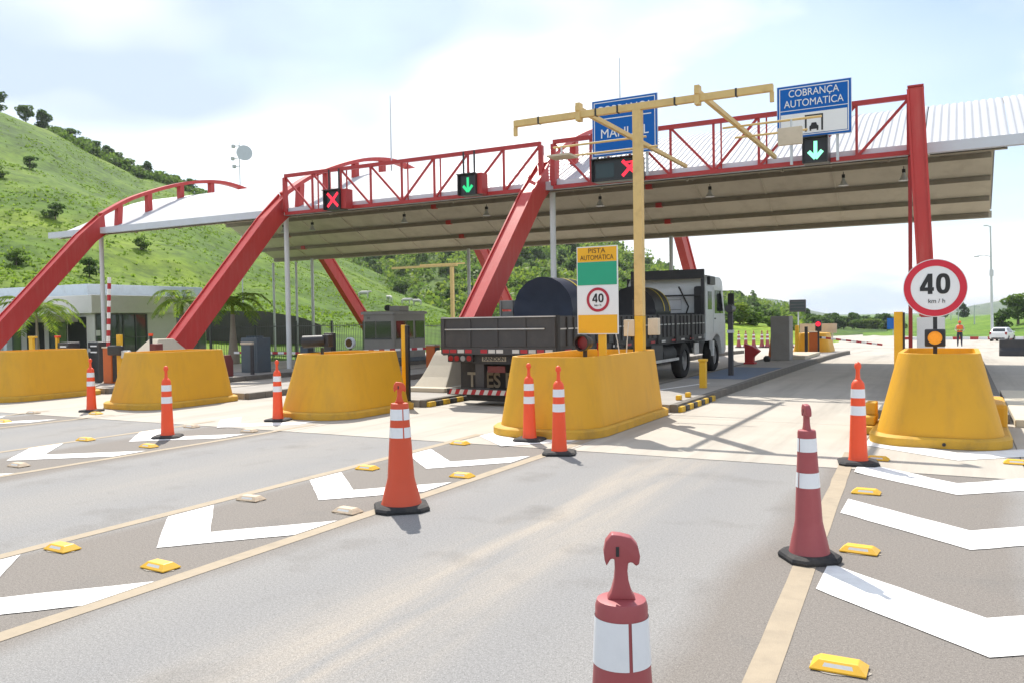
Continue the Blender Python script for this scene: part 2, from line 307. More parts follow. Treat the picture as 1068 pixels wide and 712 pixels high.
# ------------------------------------------------------------------ mesh builder
ORG = {}
class MB:
    def __init__(s): s.v = []; s.f = []; s.m = []
    def add(s, vs, fs, m=0):
        o = len(s.v); s.v.extend([tuple(p) for p in vs]); s.f.extend([tuple(i + o for i in f) for f in fs]); s.m.extend([m] * len(fs)); return s
    def box(s, x0, x1, y0, y1, z0, z1, m=0):
        return s.add([(x0,y0,z0),(x1,y0,z0),(x1,y1,z0),(x0,y1,z0),(x0,y0,z1),(x1,y0,z1),(x1,y1,z1),(x0,y1,z1)],
                     [(0,3,2,1),(4,5,6,7),(0,1,5,4),(1,2,6,5),(2,3,7,6),(3,0,4,7)], m)
    def bar(s, p0, p1, w, h, m=0, up=(0,0,1)):
        a, b = Vector(p0), Vector(p1); d = (b - a).normalized(); u = Vector(up)
        if abs(d.dot(u)) > 0.98: u = Vector((0, 1, 0))
        sx = d.cross(u).normalized() * w * 0.5; sy = sx.cross(d).normalized() * h * 0.5
        vs = [a - sx - sy, a + sx - sy, a + sx + sy, a - sx + sy, b - sx - sy, b + sx - sy, b + sx + sy, b - sx + sy]
        return s.add(vs, [(0,1,2,3),(7,6,5,4),(0,4,5,1),(1,5,6,2),(2,6,7,3),(3,7,4,0)], m)
    def loft(s, rings, m=0, caps=True, closed=True):
        n = len(rings[0]); vs = [p for r in rings for p in r]; fs = []
        for i in range(len(rings) - 1):
            for j in range(n if closed else n - 1):
                k = (j + 1) % n
                fs.append((i*n+j, i*n+k, (i+1)*n+k, (i+1)*n+j))
        if caps: fs.append(tuple(range(n))[::-1]); fs.append(tuple((len(rings)-1)*n + j for j in range(n)))
        return s.add(vs, fs, m)
    def tube(s, p0, p1, r0, r1=None, n=10, m=0):
        r1 = r0 if r1 is None else r1
        a, b = Vector(p0), Vector(p1); d = (b - a).normalized(); u = Vector((0,0,1)) if abs(d.z) < 0.9 else Vector((1,0,0))
        x = d.cross(u).normalized(); y = d.cross(x)
        ring = lambda c, r: [c + (x*math.cos(2*math.pi*j/n) + y*math.sin(2*math.pi*j/n))*r for j in range(n)]
        return s.loft([ring(a, r0), ring(b, r1)][::-1], m)
    def path(s, pts, r, n=6, m=0):
        rings = []; P = [Vector(p) for p in pts]
        for i, p in enumerate(P):
            d = (P[min(i+1, len(P)-1)] - P[max(i-1, 0)]).normalized()
            u = Vector((0,0,1)) if abs(d.z) < 0.9 else Vector((1,0,0))
            x = d.cross(u).normalized(); y = d.cross(x); rr = r[i] if isinstance(r, (list, tuple)) else r
            rings.append([p + (x*math.cos(2*math.pi*j/n) + y*math.sin(2*math.pi*j/n))*rr for j in range(n)])
        return s.loft(rings[::-1], m)
    def lathe(s, prof, n=24, c=(0,0,0), m=0):
        return s.loft([[(c[0]+r*math.cos(2*math.pi*j/n), c[1]+r*math.sin(2*math.pi*j/n), c[2]+z) for j in range(n)] for r, z in prof], m)
    def prism(s, poly, axis, a0, a1, m=0):
        f = {'x': lambda p, a: (a, p[0], p[1]), 'y': lambda p, a: (p[0], a, p[1]), 'z': lambda p, a: (p[0], p[1], a)}[axis]
        return s.loft([[f(p, a0) for p in poly], [f(p, a1) for p in poly]], m)
    def disc(s, c, r, thick, n=32, m=0):            # faces -Y
        return s.loft([[(c[0]+r*math.cos(2*math.pi*j/n), c[1]+dy, c[2]+r*math.sin(2*math.pi*j/n)) for j in range(n)] for dy in (0, thick)], m)
    def ring(s, c, r0, r1, y, thick, n=40, m=0):
        P = lambda r, dy: [(c[0]+r*math.cos(2*math.pi*j/n), y+dy, c[2]+r*math.sin(2*math.pi*j/n)) for j in range(n)]
        return s.loft([P(r0, 0), P(r1, 0), P(r1, thick), P(r0, thick), P(r0, 0)], m, caps=False)
    def mesh(s, name, mats, org=(0,0,0), smooth=None, bevel=0):
        me = bpy.data.meshes.new(name)
        me.from_pydata([(x-org[0], y-org[1], z-org[2]) for x, y, z in s.v], [], s.f)
        for x in mats: me.materials.append(MT[x])
        me.polygons.foreach_set('material_index', s.m)
        bm = bmesh.new(); bm.from_mesh(me)
        if bevel:
            ed = [e for e in bm.edges if len(e.link_faces) == 2 and e.calc_face_angle(0) > 0.5]
            bmesh.ops.bevel(bm, geom=ed, offset=bevel, segments=2, affect='EDGES', profile=0.6, clamp_overlap=True)
        bmesh.ops.recalc_face_normals(bm, faces=bm.faces)
        if smooth is not None:
            for f in bm.faces: f.smooth = True
            for e in bm.edges: e.smooth = not (len(e.link_faces) == 2 and e.calc_face_angle(0) > R(smooth))
        bm.to_mesh(me); bm.free(); me.update(); return me
    def build(s, name, mats, parent=None, smooth=None, bevel=0, label=None, loc=None):
        if isinstance(mats, str): mats = [mats]
        org = ORG.get(parent.name, (0,0,0)) if parent else (loc or (0,0,0))
        o = bpy.data.objects.new(name, s.mesh(name, mats, org, smooth, bevel)); COL.objects.link(o)
        if parent: o.parent = parent; ORG[o.name] = org
        else: o.location = org; ORG[o.name] = org
        if label: o['label'] = label
        return o
def place(me, name, parent, loc=(0,0,0), rot=None, scale=None):     # a piece that shares mesh data
    o = bpy.data.objects.new(name, me); COL.objects.link(o)
    if parent:
        o.parent = parent; g = ORG.get(parent.name, (0,0,0)); o.location = (loc[0]-g[0], loc[1]-g[1], loc[2]-g[2])
    else: o.location = loc
    if rot: o.rotation_euler = rot
    if scale: o.scale = scale
    return o
def tag(o, label, cat, group=None):
    o['label'] = label; o['category'] = cat
    if group: o['group'] = group
    return o
def thing(name, label, cat, loc=(0,0,0), group=None):
    o = bpy.data.objects.new(name, None); COL.objects.link(o); o.location = loc; o.empty_display_size = 0.3
    ORG[o.name] = tuple(loc); return tag(o, label, cat, group)
def structure(o): o['kind'] = 'structure'; return o
def copy_tree(o, parent=None):
    c = o.copy(); COL.objects.link(c); c.parent = parent
    for ch in o.children: copy_tree(ch, c)
    return c
def dup(o, loc, rz=0, label=None, scale=None, group=None):
    c = copy_tree(o); c.location = loc; c.rotation_euler = (0, 0, rz)
    if scale: c.scale = (scale,)*3 if isinstance(scale, (int, float)) else scale
    if label: c['label'] = label
    if group: c['group'] = group
    return c
def text(s, size, pos, material, parent, name='lettering', sx=1.0, ext=0.004, align='CENTER', bold=0.0, rz=0.0):
    cu = bpy.data.curves.new('t', 'FONT'); cu.body = s; cu.size = size; cu.align_x = align; cu.align_y = 'CENTER'
    cu.extrude = ext; cu.offset = bold
    t = bpy.data.objects.new('t', cu); COL.objects.link(t)
    dg = bpy.context.evaluated_depsgraph_get(); me = bpy.data.meshes.new_from_object(t.evaluated_get(dg))
    bpy.data.objects.remove(t); bpy.data.curves.remove(cu)
    g = ORG.get(parent.name, (0,0,0)) if parent else (0,0,0)
    me.transform(Matrix.Translation(Vector(pos) - Vector(g)) @ Matrix.Rotation(rz, 4, 'Z') @ Matrix.Rotation(R(90), 4, 'X') @ Matrix.Diagonal((sx, 1, 1, 1)))
    me.materials.clear(); me.materials.append(MT[material]); me.name = name
    o = bpy.data.objects.new(name, me); COL.objects.link(o)
    if parent: o.parent = parent
    return o
def forty(w, h, st, pos, parent):
    x, y, z = pos; b = MB(); g = w * .07; dw = (w - g) / 2
    x0, x1 = x - w / 2, x - w / 2 + dw; zb, zt = z - h / 2, z + h / 2; zc = zb + h * .24
    sx = x1 - dw * .10 - st
    b.box(sx, sx + st, y, y + .003, zb, zt); b.box(x0, x1, y - .0008, y + .002, zc - st * .42, zc + st * .42)
    b.prism([(x0, zc + st * .42), (x0 + st * 1.05, zc + st * .42), (sx + st * .9, zt), (sx + st * .02, zt)], 'y', y - .0016, y + .001)
    cx = x + w / 2 - dw / 2; n = 40; rings = []
    sup = lambda a, c, yy: [(cx + a * math.copysign(abs(math.cos(2*math.pi*j/n)) ** .8, math.cos(2*math.pi*j/n)), yy, z + c * math.copysign(abs(math.sin(2*math.pi*j/n)) ** .8, math.sin(2*math.pi*j/n))) for j in range(n)]
    a, c = dw / 2, h / 2
    b.loft([sup(a - st, c - st * .9, y), sup(a, c, y), sup(a, c, y + .003), sup(a - st, c - st * .9, y + .003), sup(a - st, c - st * .9, y)], 0, caps=False)
    return b.build('speed_number', 'sign_black', parent)
def sstep(a, b, x):
    t = min(1, max(0, (x - a) / (b - a))); return t * t * (3 - 2 * t)
def interp(x, pts):
    if x <= pts[0][0]: return pts[0][1]
    for (x0, y0), (x1, y1) in zip(pts, pts[1:]):
        if x <= x1: return y0 + (y1 - y0) * (x - x0) / (x1 - x0)
    return pts[-1][1]

#==SETTING==
# ------------------------------------------------------------------ ground levels
def road_z(y):
    if y < 30: return 0.0
    if y < 40: return -0.0215 * (y - 30) ** 2 / 20
    if y < 100: return -0.1075 - 0.0215 * (y - 40)
    return -1.3975 - 0.012 * (min(y, 260) - 100)

ISL = {1: -19.55, 2: -14.87, 3: -10.15, 4: -5.32, 5: -0.25}

def grid_mesh(name, xs, ys, zf, mats):
    v = [(x, y, zf(x, y)) for y in ys for x in xs]; n = len(xs)
    f = [(j*n+i, j*n+i+1, (j+1)*n+i+1, (j+1)*n+i) for j in range(len(ys)-1) for i in range(n-1)]
    b = MB(); b.add(v, f); return b
# ground: one grass sheet to the horizon
def ground_z(x, y):
    z = road_z(y) - 0.12
    if x < -27.6: z += 1.25 * sstep(0, 16, -27.6 - x) * sstep(18, 30, y)
    return z
xs = [-6000, -2500, -1000, -500, -250, -150, -100, -80] + list(np.arange(-70, 71, 3.5)) + [80, 100, 150, 250, 500, 1000, 2500, 6000]
ys = [-300, -100, -40] + list(np.arange(-20, 261, 5.0)) + [300, 400, 600, 1000, 2000, 4000, 8000]
structure(grid_mesh('ground', xs, ys, ground_z, 0).build('ground', 'lawn_grass', smooth=60))
# road sheet
road = MB()
def road_edges(y):
    l = interp(y, [(-30, -60), (17, -60), (20.5, -27), (40, -27), (60, -27.5), (110, -26), (160, -17), (240, -10), (260, -9)])
    r = interp(y, [(-30, 45), (40, 40), (58, 16), (75, 9.5), (110, 8), (160, 8), (260, 9)])
    return l, r
ys = list(np.arange(-30, 261, 2.0)); ring = []
for y in ys:
    l, r = road_edges(y); ring.append([(l + (r - l) * i / 20, y, road_z(y)) for i in range(21)])
road.loft(ring, 0, caps=False, closed=False)
road = structure(road.build('road', 'asphalt'))
# concrete paving slabs, piece by piece, with open joints
slab_rng = random.Random(3)
CX = [-50, -46, -42, -38, -34, -30, -26.6, -23.2, -20.4, -18.65, -15.75, -13.98, -11.05, -9.26, -6.2, -4.44, -1.1, 0.62, 4.1, 8, 12, 16, 20]
CY = [9.75, 13.6, 18.4, 23.2, 28.0, 32.8, 37.6, 42.4, 47.2, 52, 57]
bed = MB()
for j in range(len(CY) - 1):
    for i in range(len(CX) - 1):
        x0, x1, y0, y1 = CX[i], CX[i+1], CY[j], CY[j+1]
        if x1 < road_edges(y1)[0] + 0.1 or x0 > road_edges(y1)[1] - 0.5: continue
        x0 = max(x0, road_edges(y0)[0])
        g = 0.007; dz = slab_rng.uniform(0, 0.002)
        za, zb = road_z(y0) + 0.006 + dz, road_z(y1) + 0.006 + dz
        b = MB()
        b.add([(x0+g,y0+g,za-0.02),(x1-g,y0+g,za-0.02),(x1-g,y1-g,zb-0.02),(x0+g,y1-g,zb-0.02),(x0+g,y0+g,za),(x1-g,y0+g,za),(x1-g,y1-g,zb),(x0+g,y1-g,zb)],
              [(4,5,6,7),(0,1,5,4),(1,2,6,5),(2,3,7,6),(3,0,4,7)])
        b.build('concrete_slab', 'concrete_slab', road)
ap = MB(); ap.loft([[(road_edges(y)[0] + .3 + (road_edges(y)[1] - road_edges(y)[0] - .6) * i / 8, y, road_z(y) + .014) for i in range(9)] for y in np.arange(57.0, 261, 4.0)], 0, caps=False, closed=False)
structure(ap.build('far_pavement', 'concrete_slab'))
# painted markings
def flat(name, poly, z, m, parent=road):
    b = MB(); zz = [z + road_z(p[1]) for p in poly]
    b.add([(p[0], p[1], q) for p, q in zip(poly, zz)], [tuple(range(len(poly)))]); return b.build(name, m, parent)
def line(x0, y0, x1, y1, w=0.12, z=0.003, m='line_tan'):
    n = max(1, int(abs(y1-y0)/2)); b = MB(); rng = random.Random(int(x0*100))
    pl = []; N_ = 26
    for i in range(N_ + 1):
        t = i / N_; x = x0 + (x1-x0)*t; y = y0 + (y1-y0)*t
        zz = z + (0.007 if y > 9.6 else 0)
        a = rng.uniform(-.006, .006)
        pl.append([(x-w/2+a, y, zz), (x+w/2+a*.5, y, zz)])
    b.loft(pl, 0, caps=False, closed=False); return b.build('edge_line', m, road)
line(-6.28, 1.5, -6.28, 10.6, 0.13); line(-4.66, 1.0, -4.56, 10.8, 0.14)
line(-11.58, 4, -11.5, 10.3, 0.12); line(-9.75, 3.5, -9.45, 10.6, 0.12)
line(-16.3, 5, -16.2, 10.3, 0.12); line(-14.6, 5, -14.2, 10.3, 0.12); line(-19.0, 6, -18.9, 10.3, 0.12)
line(-0.70, 1.5, -1.18, 10.9, 0.145)
def chevron(cx, ya, xl, xr, rise, w, z=0.0055):
    rng = random.Random(int((cx + ya) * 91)); j = lambda: rng.uniform(-.005, .005)
    k = rise / max(cx - xl, 1e-3); kr = rise / max(xr - cx, 1e-3)
    top = []; bot = []
    for i in range(9):
        t = i / 8; x = xl + (cx - xl) * t; y = ya + (cx - x) * k; bot.append((x + j(), y + j())); top.append((x + j(), y + w + j()))
    for i in range(1, 9):
        t = i / 8; x = cx + (xr - cx) * t; y = ya + (x - cx) * kr; bot.append((x + j(), y + j())); top.append((x + j(), y + w + j()))
    b = MB(); zz = lambda p: z + (0.007 if p[1] > 9.55 else 0)
    b.loft([[(p[0], p[1], zz(p)) for p in (a, c)] for a, c in zip(bot, top)], 0, caps=False, closed=False)
    b.build('chevron_marking', 'road_white', road)
for ya in (2.42, 4.25, 6.08, 7.90, 9.68): chevron(-5.40, ya, -6.18, -4.70, 0.74, 0.52)
for ya in (4.45, 6.24, 8.02, 9.66): chevron(-10.72, ya, -11.50, -9.70, 0.78, 0.50)
for ya in (6.2, 8.2): chevron(-15.4, ya, -16.2, -14.6, 0.75, 0.5)
for ya, xl, dx in ((4.66, -0.79, 0.13), (6.74, -0.90, 0.07), (8.74, -1.00, -0.02), (10.74, -1.08, -0.02)):
    chevron(dx, ya, xl, dx + 1.0, 0.72 if ya < 5 else 0.82, 0.60)
# ------------------------------------------------------------------ raised traffic islands with kerb stones
kerb_me = {}
for nm in ('kerb_grey', 'kerb_yellow', 'kerb_black'):
    kerb_me[nm] = MB().box(-0.07, 0.07, 0.006, 0.494, -0.05, 0.15).mesh('kerb_stone', [nm], bevel=0.015)
block_me = {nm: MB().box(-.06, .06, .01, .25, 0, .11).mesh('marker_block', [nm], bevel=.02) for nm in ('kerb_yellow', 'kerb_black')}
for k, c in ISL.items():
    y0 = {1: 13.4, 2: 13.5, 3: 13.5, 4: 14.3, 5: 14.6}[k]; y1 = 41.0
    if k == 5: y1 = 36
    b = MB(); segs = [y0 + (y1 - y0) * i / 14 for i in range(15)]
    b.loft([[(c - 0.78, y, road_z(y)), (c + 0.78, y, road_z(y)), (c + 0.78, y, road_z(y) + 0.145), (c - 0.78, y, road_z(y) + 0.145)] for y in segs])
    isl = structure(b.build('island_pavement', 'island_concrete'))
    n = int((y1 - y0) / 0.5)
    for s in (-1, 1):
        for i in range(n):
            y = y0 + 0.5 * i
            nm = 'kerb_grey'
            place(kerb_me[nm], 'kerb_stone', isl, (c + s * 0.852, y, road_z(y)))
    if k in (3, 4):
        for i in range(9 if k == 4 else 6):
            place(block_me['kerb_yellow' if i % 2 == 0 else 'kerb_black'], 'marker_block', isl, (c + .93, y0 + .05 + i * .26, .0))
        for i in range(5): place(block_me['kerb_black' if i % 2 == 0 else 'kerb_yellow'], 'marker_block', isl, (c + .55 - i * .26, y0 - .13, .0), rot=(0, 0, R(90)))
    if k == 4:
        flat('blue_floor_patch', [(c - 0.75, 20.6), (c + 0.70, 20.6), (c + 0.70, 25.5), (c - 0.75, 25.5)], 0.150, 'blue_grey', isl)  # flat blue-grey patch laid over the island top
        flat('white_floor_line', [(c - 0.6, 16.2), (c + 0.1, 19.3), (c + 0.2, 19.3), (c - 0.48, 16.2)], 0.151, 'road_white', isl)
b = MB(); b.box(0.72, 1.5, 14.2, 19.5, 0.0, 0.12); structure(b.build('side_pavement', 'pale_concrete', bevel=0.02))

# ------------------------------------------------------------------ hills
def az_of(u): return 28.3 - math.degrees(math.atan((u - 534) / 867.0))       # degrees left of the road axis
H1E = [(az_of(u), e) for u, e in ((505, 0.0), (472, 0.018), (420, 0.045), (370, 0.070), (300, 0.104), (240, 0.130), (190, 0.152), (150, 0.163), (110, 0.181), (60, 0.203), (0, 0.220), (-200, 0.25), (-600, 0.22), (-2500, 0.12))]
def hill1(az, r):
    e = interp(az, H1E); rc = interp(az, [(30, 250), (42, 250), (49, 185), (60, 180), (100, 190)])
    r0 = interp(az, [(30, 78), (42, 58), (50, 55), (58, 52), (70, 60)])
    top = e * rc + 1.7; t = (r - r0) / (rc - r0); base = 1.0
    if t < 0: return -0.6 + 1.6 * max(0, 1 + t * 8)
    if t <= 1:
        s = 0.80 * t + 0.20 * sstep(0, 1, t)
        z = base + (max(top, 0.2) - base) * s
    else: z = max(top, 0.2) - (t - 1) * 16 * (0.4 + e * 3)
    x, y = -r * math.sin(R(az)), r * math.cos(R(az))
    amp = min(1, max(0, t * 5)) * min(1, max(0, (1.06 - t) * 6))
    z += amp * (noise.noise(Vector((x / 24, y / 24, 0))) * 1.6 + noise.noise(Vector((x / 8, y / 8, 3))) * 0.6 + noise.noise(Vector((x / 2.7, y / 2.7, 5))) * 0.22)
    return z
def polar(name, azs, rs, f, m):
    b = MB(); b.loft([[(-r * math.sin(R(a)), r * math.cos(R(a)), f(a, r)) for a in azs] for r in rs], 0, caps=False, closed=False)
    return structure(b.build(name, m, smooth=80))
polar('hillside', list(np.arange(30.2, 105, 0.55)), list(np.arange(44, 120, 1.3)) + list(np.arange(120, 290, 2.4)), hill1, 'hill_grass')
H2E = [(az_of(u), e) for u, e in ((905, -0.012), (870, -0.004), (830, 0.002), (790, 0.010), (750, 0.022), (700, 0.050), (676, 0.062), (628, 0.085), (560, 0.094), (480, 0.092), (420, 0.082), (350, 0.078), (200, 0.07), (0, 0.05))]
def hill2(az, r):
    e = interp(az, H2E); rc = interp(az, [(5, 330), (15, 300), (25, 270), (60, 300)]); r0 = interp(az, [(5, 190), (12, 130), (20, 105), (40, 120), (60, 180)])
    top = e * rc + 1.7; t = (r - r0) / (rc - r0); base = road_z(100) - 0.4
    if t < 0: return base - 0.8 * min(1, -t * 6)
    z = base + (top - base) * (0.65 * t + 0.35 * sstep(0, 1, t)) if t <= 1 else top - (t - 1) * 20
    x, y = -r * math.sin(R(az)), r * math.cos(R(az))
    amp = min(1, max(0, t * 4)) * max(0.0, min(1, e * 25))
    return z + amp * (noise.noise(Vector((x / 40, y / 40, 9))) * 3.0 + noise.noise(Vector((x / 13, y / 13, 4))) * 1.0)
polar('wooded_hill', list(np.arange(4, 62, 0.6)), list(np.arange(98, 400, 4.0)), hill2, 'wood_floor')
def bank(az, r):
    t = (r - 112) / 120.0
    e = interp(az, [(-30, 9), (-12, 8), (-5, 5.2), (-3, 3.8), (-1, 2.4), (1, 1.3), (3, 0.3), (5, 0)])
    if t < 0: return road_z(100) - 0.9
    return road_z(112) - 0.5 + e * sstep(0, 0.85, t) + noise.noise(Vector((az, r / 20, 2))) * 0.25 * min(1, t * 4)
polar('embankment', list(np.arange(-30, 6, 0.6)), list(np.arange(108, 300, 6.0)), bank, 'lawn_grass')
def verge(az, r):
    t = (r - 66) / 40.0; e = interp(az, [(6, 0), (8.5, .9), (11, 2.2), (14, 3.1), (22, 3.4), (30, 3.0)])
    return road_z(r * math.cos(R(az))) - .25 + e * sstep(0, 1, t) + noise.noise(Vector((az, r / 6, 2))) * .12 * min(1, max(0, t * 3)) - (2 if t > 1.05 else 0)
polar('grass_verge', list(np.arange(6, 30, .5)), list(np.arange(66, 112, 2.0)), verge, 'verge_grass')
def far_hill(az, r):
    e = interp(az, [(-40, .045), (-14, .034), (-8, .028), (-4.5, .020), (-3.3, 0.0165), (-2.2, 0.0125), (-1.2, 0.0085), (0.0, 0.004), (1.2, -.001), (3, -.004), (7, -.002), (9, .010), (10.8, .019), (12.5, .02), (20, .02)])
    t = (r - 1500) / 900.0
    z = e * 2400 * (sstep(0, 1, t) if t < 1 else 1 - (t - 1) * .8)
    return z - 20 * (1 - min(1, t * 3)) + 14 * noise.noise(Vector((az * .9, r / 350, 7))) * min(1, max(0, t)) * min(1, max(0, e * 80))
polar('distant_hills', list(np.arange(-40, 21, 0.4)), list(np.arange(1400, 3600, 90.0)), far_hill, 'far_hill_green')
#==SETTING_END==
#==CANOPY==
# ------------------------------------------------------------------ toll canopy: arches, vault, trusses, posts
AX = [-29.5, -20.0, -10.3, -0.72]; YC = 27.3
canopy = thing('toll_canopy', 'long white vaulted toll canopy carried by red steel arches over the lanes', 'canopy', (-15.5, YC, 0))
def spline(pts, n):
    P = [Vector(p) for p in pts]; P = [2*P[0]-P[1]] + P + [2*P[-1]-P[-2]]; out = []
    for i in range(1, len(P) - 2):
        for k in range(n):
            t = k / n; a, b, c, d = P[i-1:i+3]
            out.append(0.5 * (2*b + (c-a)*t + (2*a-5*b+4*c-d)*t*t + (3*b-a-3*c+d)*t**3))
    out.append(P[-2]); return out
oh = [(21.1, 6.02), (22.2, 6.68), (23.3, 7.16), (24.6, 7.62), (25.9, 7.95), (27.3, 8.1)]
ih = [(21.2, 5.32), (22.1, 5.72), (23.3, 6.30), (24.6, 6.92), (25.9, 7.32), (27.3, 7.45)]
mir = lambda h: h + [(2*YC - y, z) for y, z in h[-2::-1]]
OUT = spline(mir(oh), 4); INN = spline(mir(ih), 4)
def shell_z(y):
    for a, c in zip(INN, INN[1:]):
        if a.x <= y <= c.x: return a.y + (c.y - a.y) * (y - a.x) / max(1e-6, c.x - a.x)
    if y < INN[0].x: return INN[0].y - (INN[0].x - y) * 0.46
    return INN[-1].y - (y - INN[-1].x) * 0.46
def sweep(b, pts, x, w, h, m=0):
    rings = []
    for i, p in enumerate(pts):
        d = (pts[min(i+1, len(pts)-1)] - pts[max(i-1, 0)]).normalized(); nrm = Vector((-d.y, d.x)) * h * 0.5
        rings.append([(x - w/2, p.x - nrm.x, p.y - nrm.y), (x + w/2, p.x - nrm.x, p.y - nrm.y), (x + w/2, p.x + nrm.x, p.y + nrm.y), (x - w/2, p.x + nrm.x, p.y + nrm.y)])
    b.loft(rings, m)
for ai, x in enumerate(AX[:3]):
    b = MB(); sweep(b, OUT, x, 0.30, 0.13); b.build('outer_arch_chord', 'steel_red', canopy)
    b = MB(); sweep(b, INN, x, 0.26, 0.12); b.build('inner_arch_chord', 'steel_red', canopy)
    for s in (-1, 1):                                       # solid legs down to the plinth
        f = lambda y, z: (YC + s * (y - YC), z)
        b = MB()
        prof = [f(16.00, 0.80), f(16.62, 0.52), f(20.78, 4.95), f(21.2, 5.26), f(21.14, 6.0), f(20.10, 5.12)]
        b.prism(prof, 'x', x - 0.17, x + 0.17)
        b.build('arch_leg', 'steel_red', canopy, bevel=0.012)
        for off in (0.19, -0.19):                           # raised flange lips along the leg edges
            b = MB(); p = [Vector(f(16.05, 0.84)), Vector(f(20.10, 5.10)), Vector(f(21.1, 6.0))]
            sweep(b, p, x + off, 0.04, 0.10); b.build('leg_flange', 'steel_red', canopy)
    L_ = len(OUT)
    for i in range(3, L_ - 2, 5):
        a, c = OUT[i], INN[i]; b = MB(); b.bar((x, a.x, a.y - 0.05), (x, c.x, c.y + 0.05), 0.22, 0.20, up=(1, 0, 0)); b.build('arch_rung', 'steel_red', canopy)
# plinths (each stands on its island but carries the arch: part of the canopy)
def flared(x, y, s, sc=1.0):
    b = MB(); rings = []
    for z, w, l, sh in ((0.14, 0.52, 0.80, 0.0), (0.24, 0.52, 0.80, 0.0), (0.241, 0.42, 0.62, 0.02), (0.45, 0.36, 0.47, 0.10), (0.70, 0.31, 0.36, 0.20), (0.92, 0.28, 0.30, 0.30), (1.02, 0.26, 0.27, 0.36)):
        cy = y + s * sh
        rings.append([(x - w, cy - l, z), (x + w, cy - l, z), (x + w, cy + l, z), (x - w, cy + l, z)])
    b.loft(rings); return b
for ai, x in enumerate(AX[:3]):
    for s in (-1, 1):
        yy = YC + s * (YC - 16.0)
        if ai == 1 and s == -1:
            b = MB(); b.loft([[(x-.80,14.7,0.1),(x+.80,14.7,0.1),(x+.80,17.5,0.1),(x-.80,17.5,0.1)], [(x-.20,15.85,1.30),(x+.20,15.85,1.30),(x+.20,16.35,1.30),(x-.20,16.35,1.30)]])
        else: b = flared(x, yy - (0.15 if s < 0 else -0.15), -s)
        if s == 1: b.v = [(p[0], p[1], p[2] - 0.2) for p in b.v]
        b.build('plinth', 'pale_concrete', canopy, bevel=0.02)
cb = lambda z, w: [(-.52 - .048 * z - w * .5, 20.36, z), (-.52 - .048 * z + w * .5, 20.36, z), (-.52 - .048 * z + w * .5, 20.66, z), (-.52 - .048 * z - w * .5, 20.66, z)]
MB().loft([cb(1.60, .31), cb(6.64, .27)]).build('end_column', 'steel_red', canopy, bevel=.012)
for sx in (-.155, .14): MB().loft([[(q[0] * 1 + 0, q[1], q[2]) for q in [(-.52 - .048 * z + sx - .022, 20.325, z), (-.52 - .048 * z + sx + .022, 20.325, z), (-.52 - .048 * z + sx + .022, 20.359, z), (-.52 - .048 * z + sx - .022, 20.359, z)]] for z in (1.62, 6.6)]).build('column_flange', 'steel_red', canopy)
MB().box(-1.0, -.68, 20.33, 20.69, 6.642, 6.68).build('column_cap', 'steel_red_dark', canopy)
MB().box(-.82, -.28, 20.2, 20.85, .1, 1.599).build('column_base', 'office_white', canopy, bevel=.015)
MB().box(-1.02, -.94, 20.95, 21.05, .1, 5.26).build('slim_post', 'steel_red_dark', canopy)
# vault sheets: one corrugated sheet for each bay
def vault(x0, x1, ya, yb):
    pitch = 0.155; n = int((x1 - x0) / pitch); ysm = [ya + (yb - ya) * i / 20 for i in range(21)]
    cols = []
    for i in range(n + 1):
        xa = x0 + (x1 - x0) * i / n
        cols += [(xa, 0.0), (xa + pitch * 0.30, 0.0), (xa + pitch * 0.45, 0.026), (xa + pitch * 0.80, 0.026)]
    cols = [c for c in cols if c[0] <= x1 - 1e-4] + [(x1, 0.0)]
    b = MB(); b.loft([[(x, y, shell_z(y) + 0.075 + dz) for x, dz in cols] for y in ysm], 0, caps=False, closed=False)
    b.build('roof_sheet', 'roof_white', canopy)
edges = [-32.6, -29.5, -20.0, -10.3, -0.72, 1.0]
for a, c in zip(edges, edges[1:]): vault(a + 0.01, c - 0.01, 21.0, 33.7)
vault(1.0, 4.4, 21.0, 27.4)
# front fascia and gutter
for a, c in ((-32.6, -20.0), (-20.0, -10.3), (-10.3, -0.72), (-0.72, 4.4)):
    b = MB(); b.box(a + .005, c - .005, 20.93, 20.985, 5.27, 5.50); b.box(a + .005, c - .005, 20.985, 21.10, 5.27, 5.31); b.build('fascia', 'fascia_white', canopy)
b = MB(); b.box(-32.6, 1.0, 33.62, 33.72, 4.98, 5.22); b.build('rear_gutter', 'soffit', canopy)
# soffit lining panels and purlins under the vault
PY = [21.3, 22.6, 23.9, 25.2, 26.5, 27.9, 29.2, 30.25, 31.4, 32.5, 33.55]
xs = list(np.linspace(-32.55, 0.95, 15))
for j in range(len(PY) - 1):
    for i in range(len(xs) - 1):
        y0, y1 = PY[j] + .012, PY[j+1] - .012; ym = (y0 + y1) / 2; x0, x1 = xs[i] + .012, xs[i+1] - .012
        b = MB(); pl = [(y0, shell_z(y0) - .12), (ym, shell_z(ym) - .12), (y1, shell_z(y1) - .12), (y1, shell_z(y1) - .09), (ym, shell_z(ym) - .09), (y0, shell_z(y0) - .09)]
        b.prism(pl, 'x', x0, x1); b.build('soffit_panel', 'soffit', canopy)
for y in PY[1:-1] + [33.5]:
    b = MB(); z = shell_z(y) - 0.20; b.bar((-32.5, y, z), (0.9, y, z), 0.10, 0.15); b.build('purlin', 'purlin', canopy)
for x in xs[1:-1]:                                            # light ribs across the lining
    b = MB(); P_ = [Vector((y, shell_z(y) - .14)) for y in PY]; sweep(b, P_, x, 0.04, 0.04); b.build('lining_rib', 'soffit', canopy)
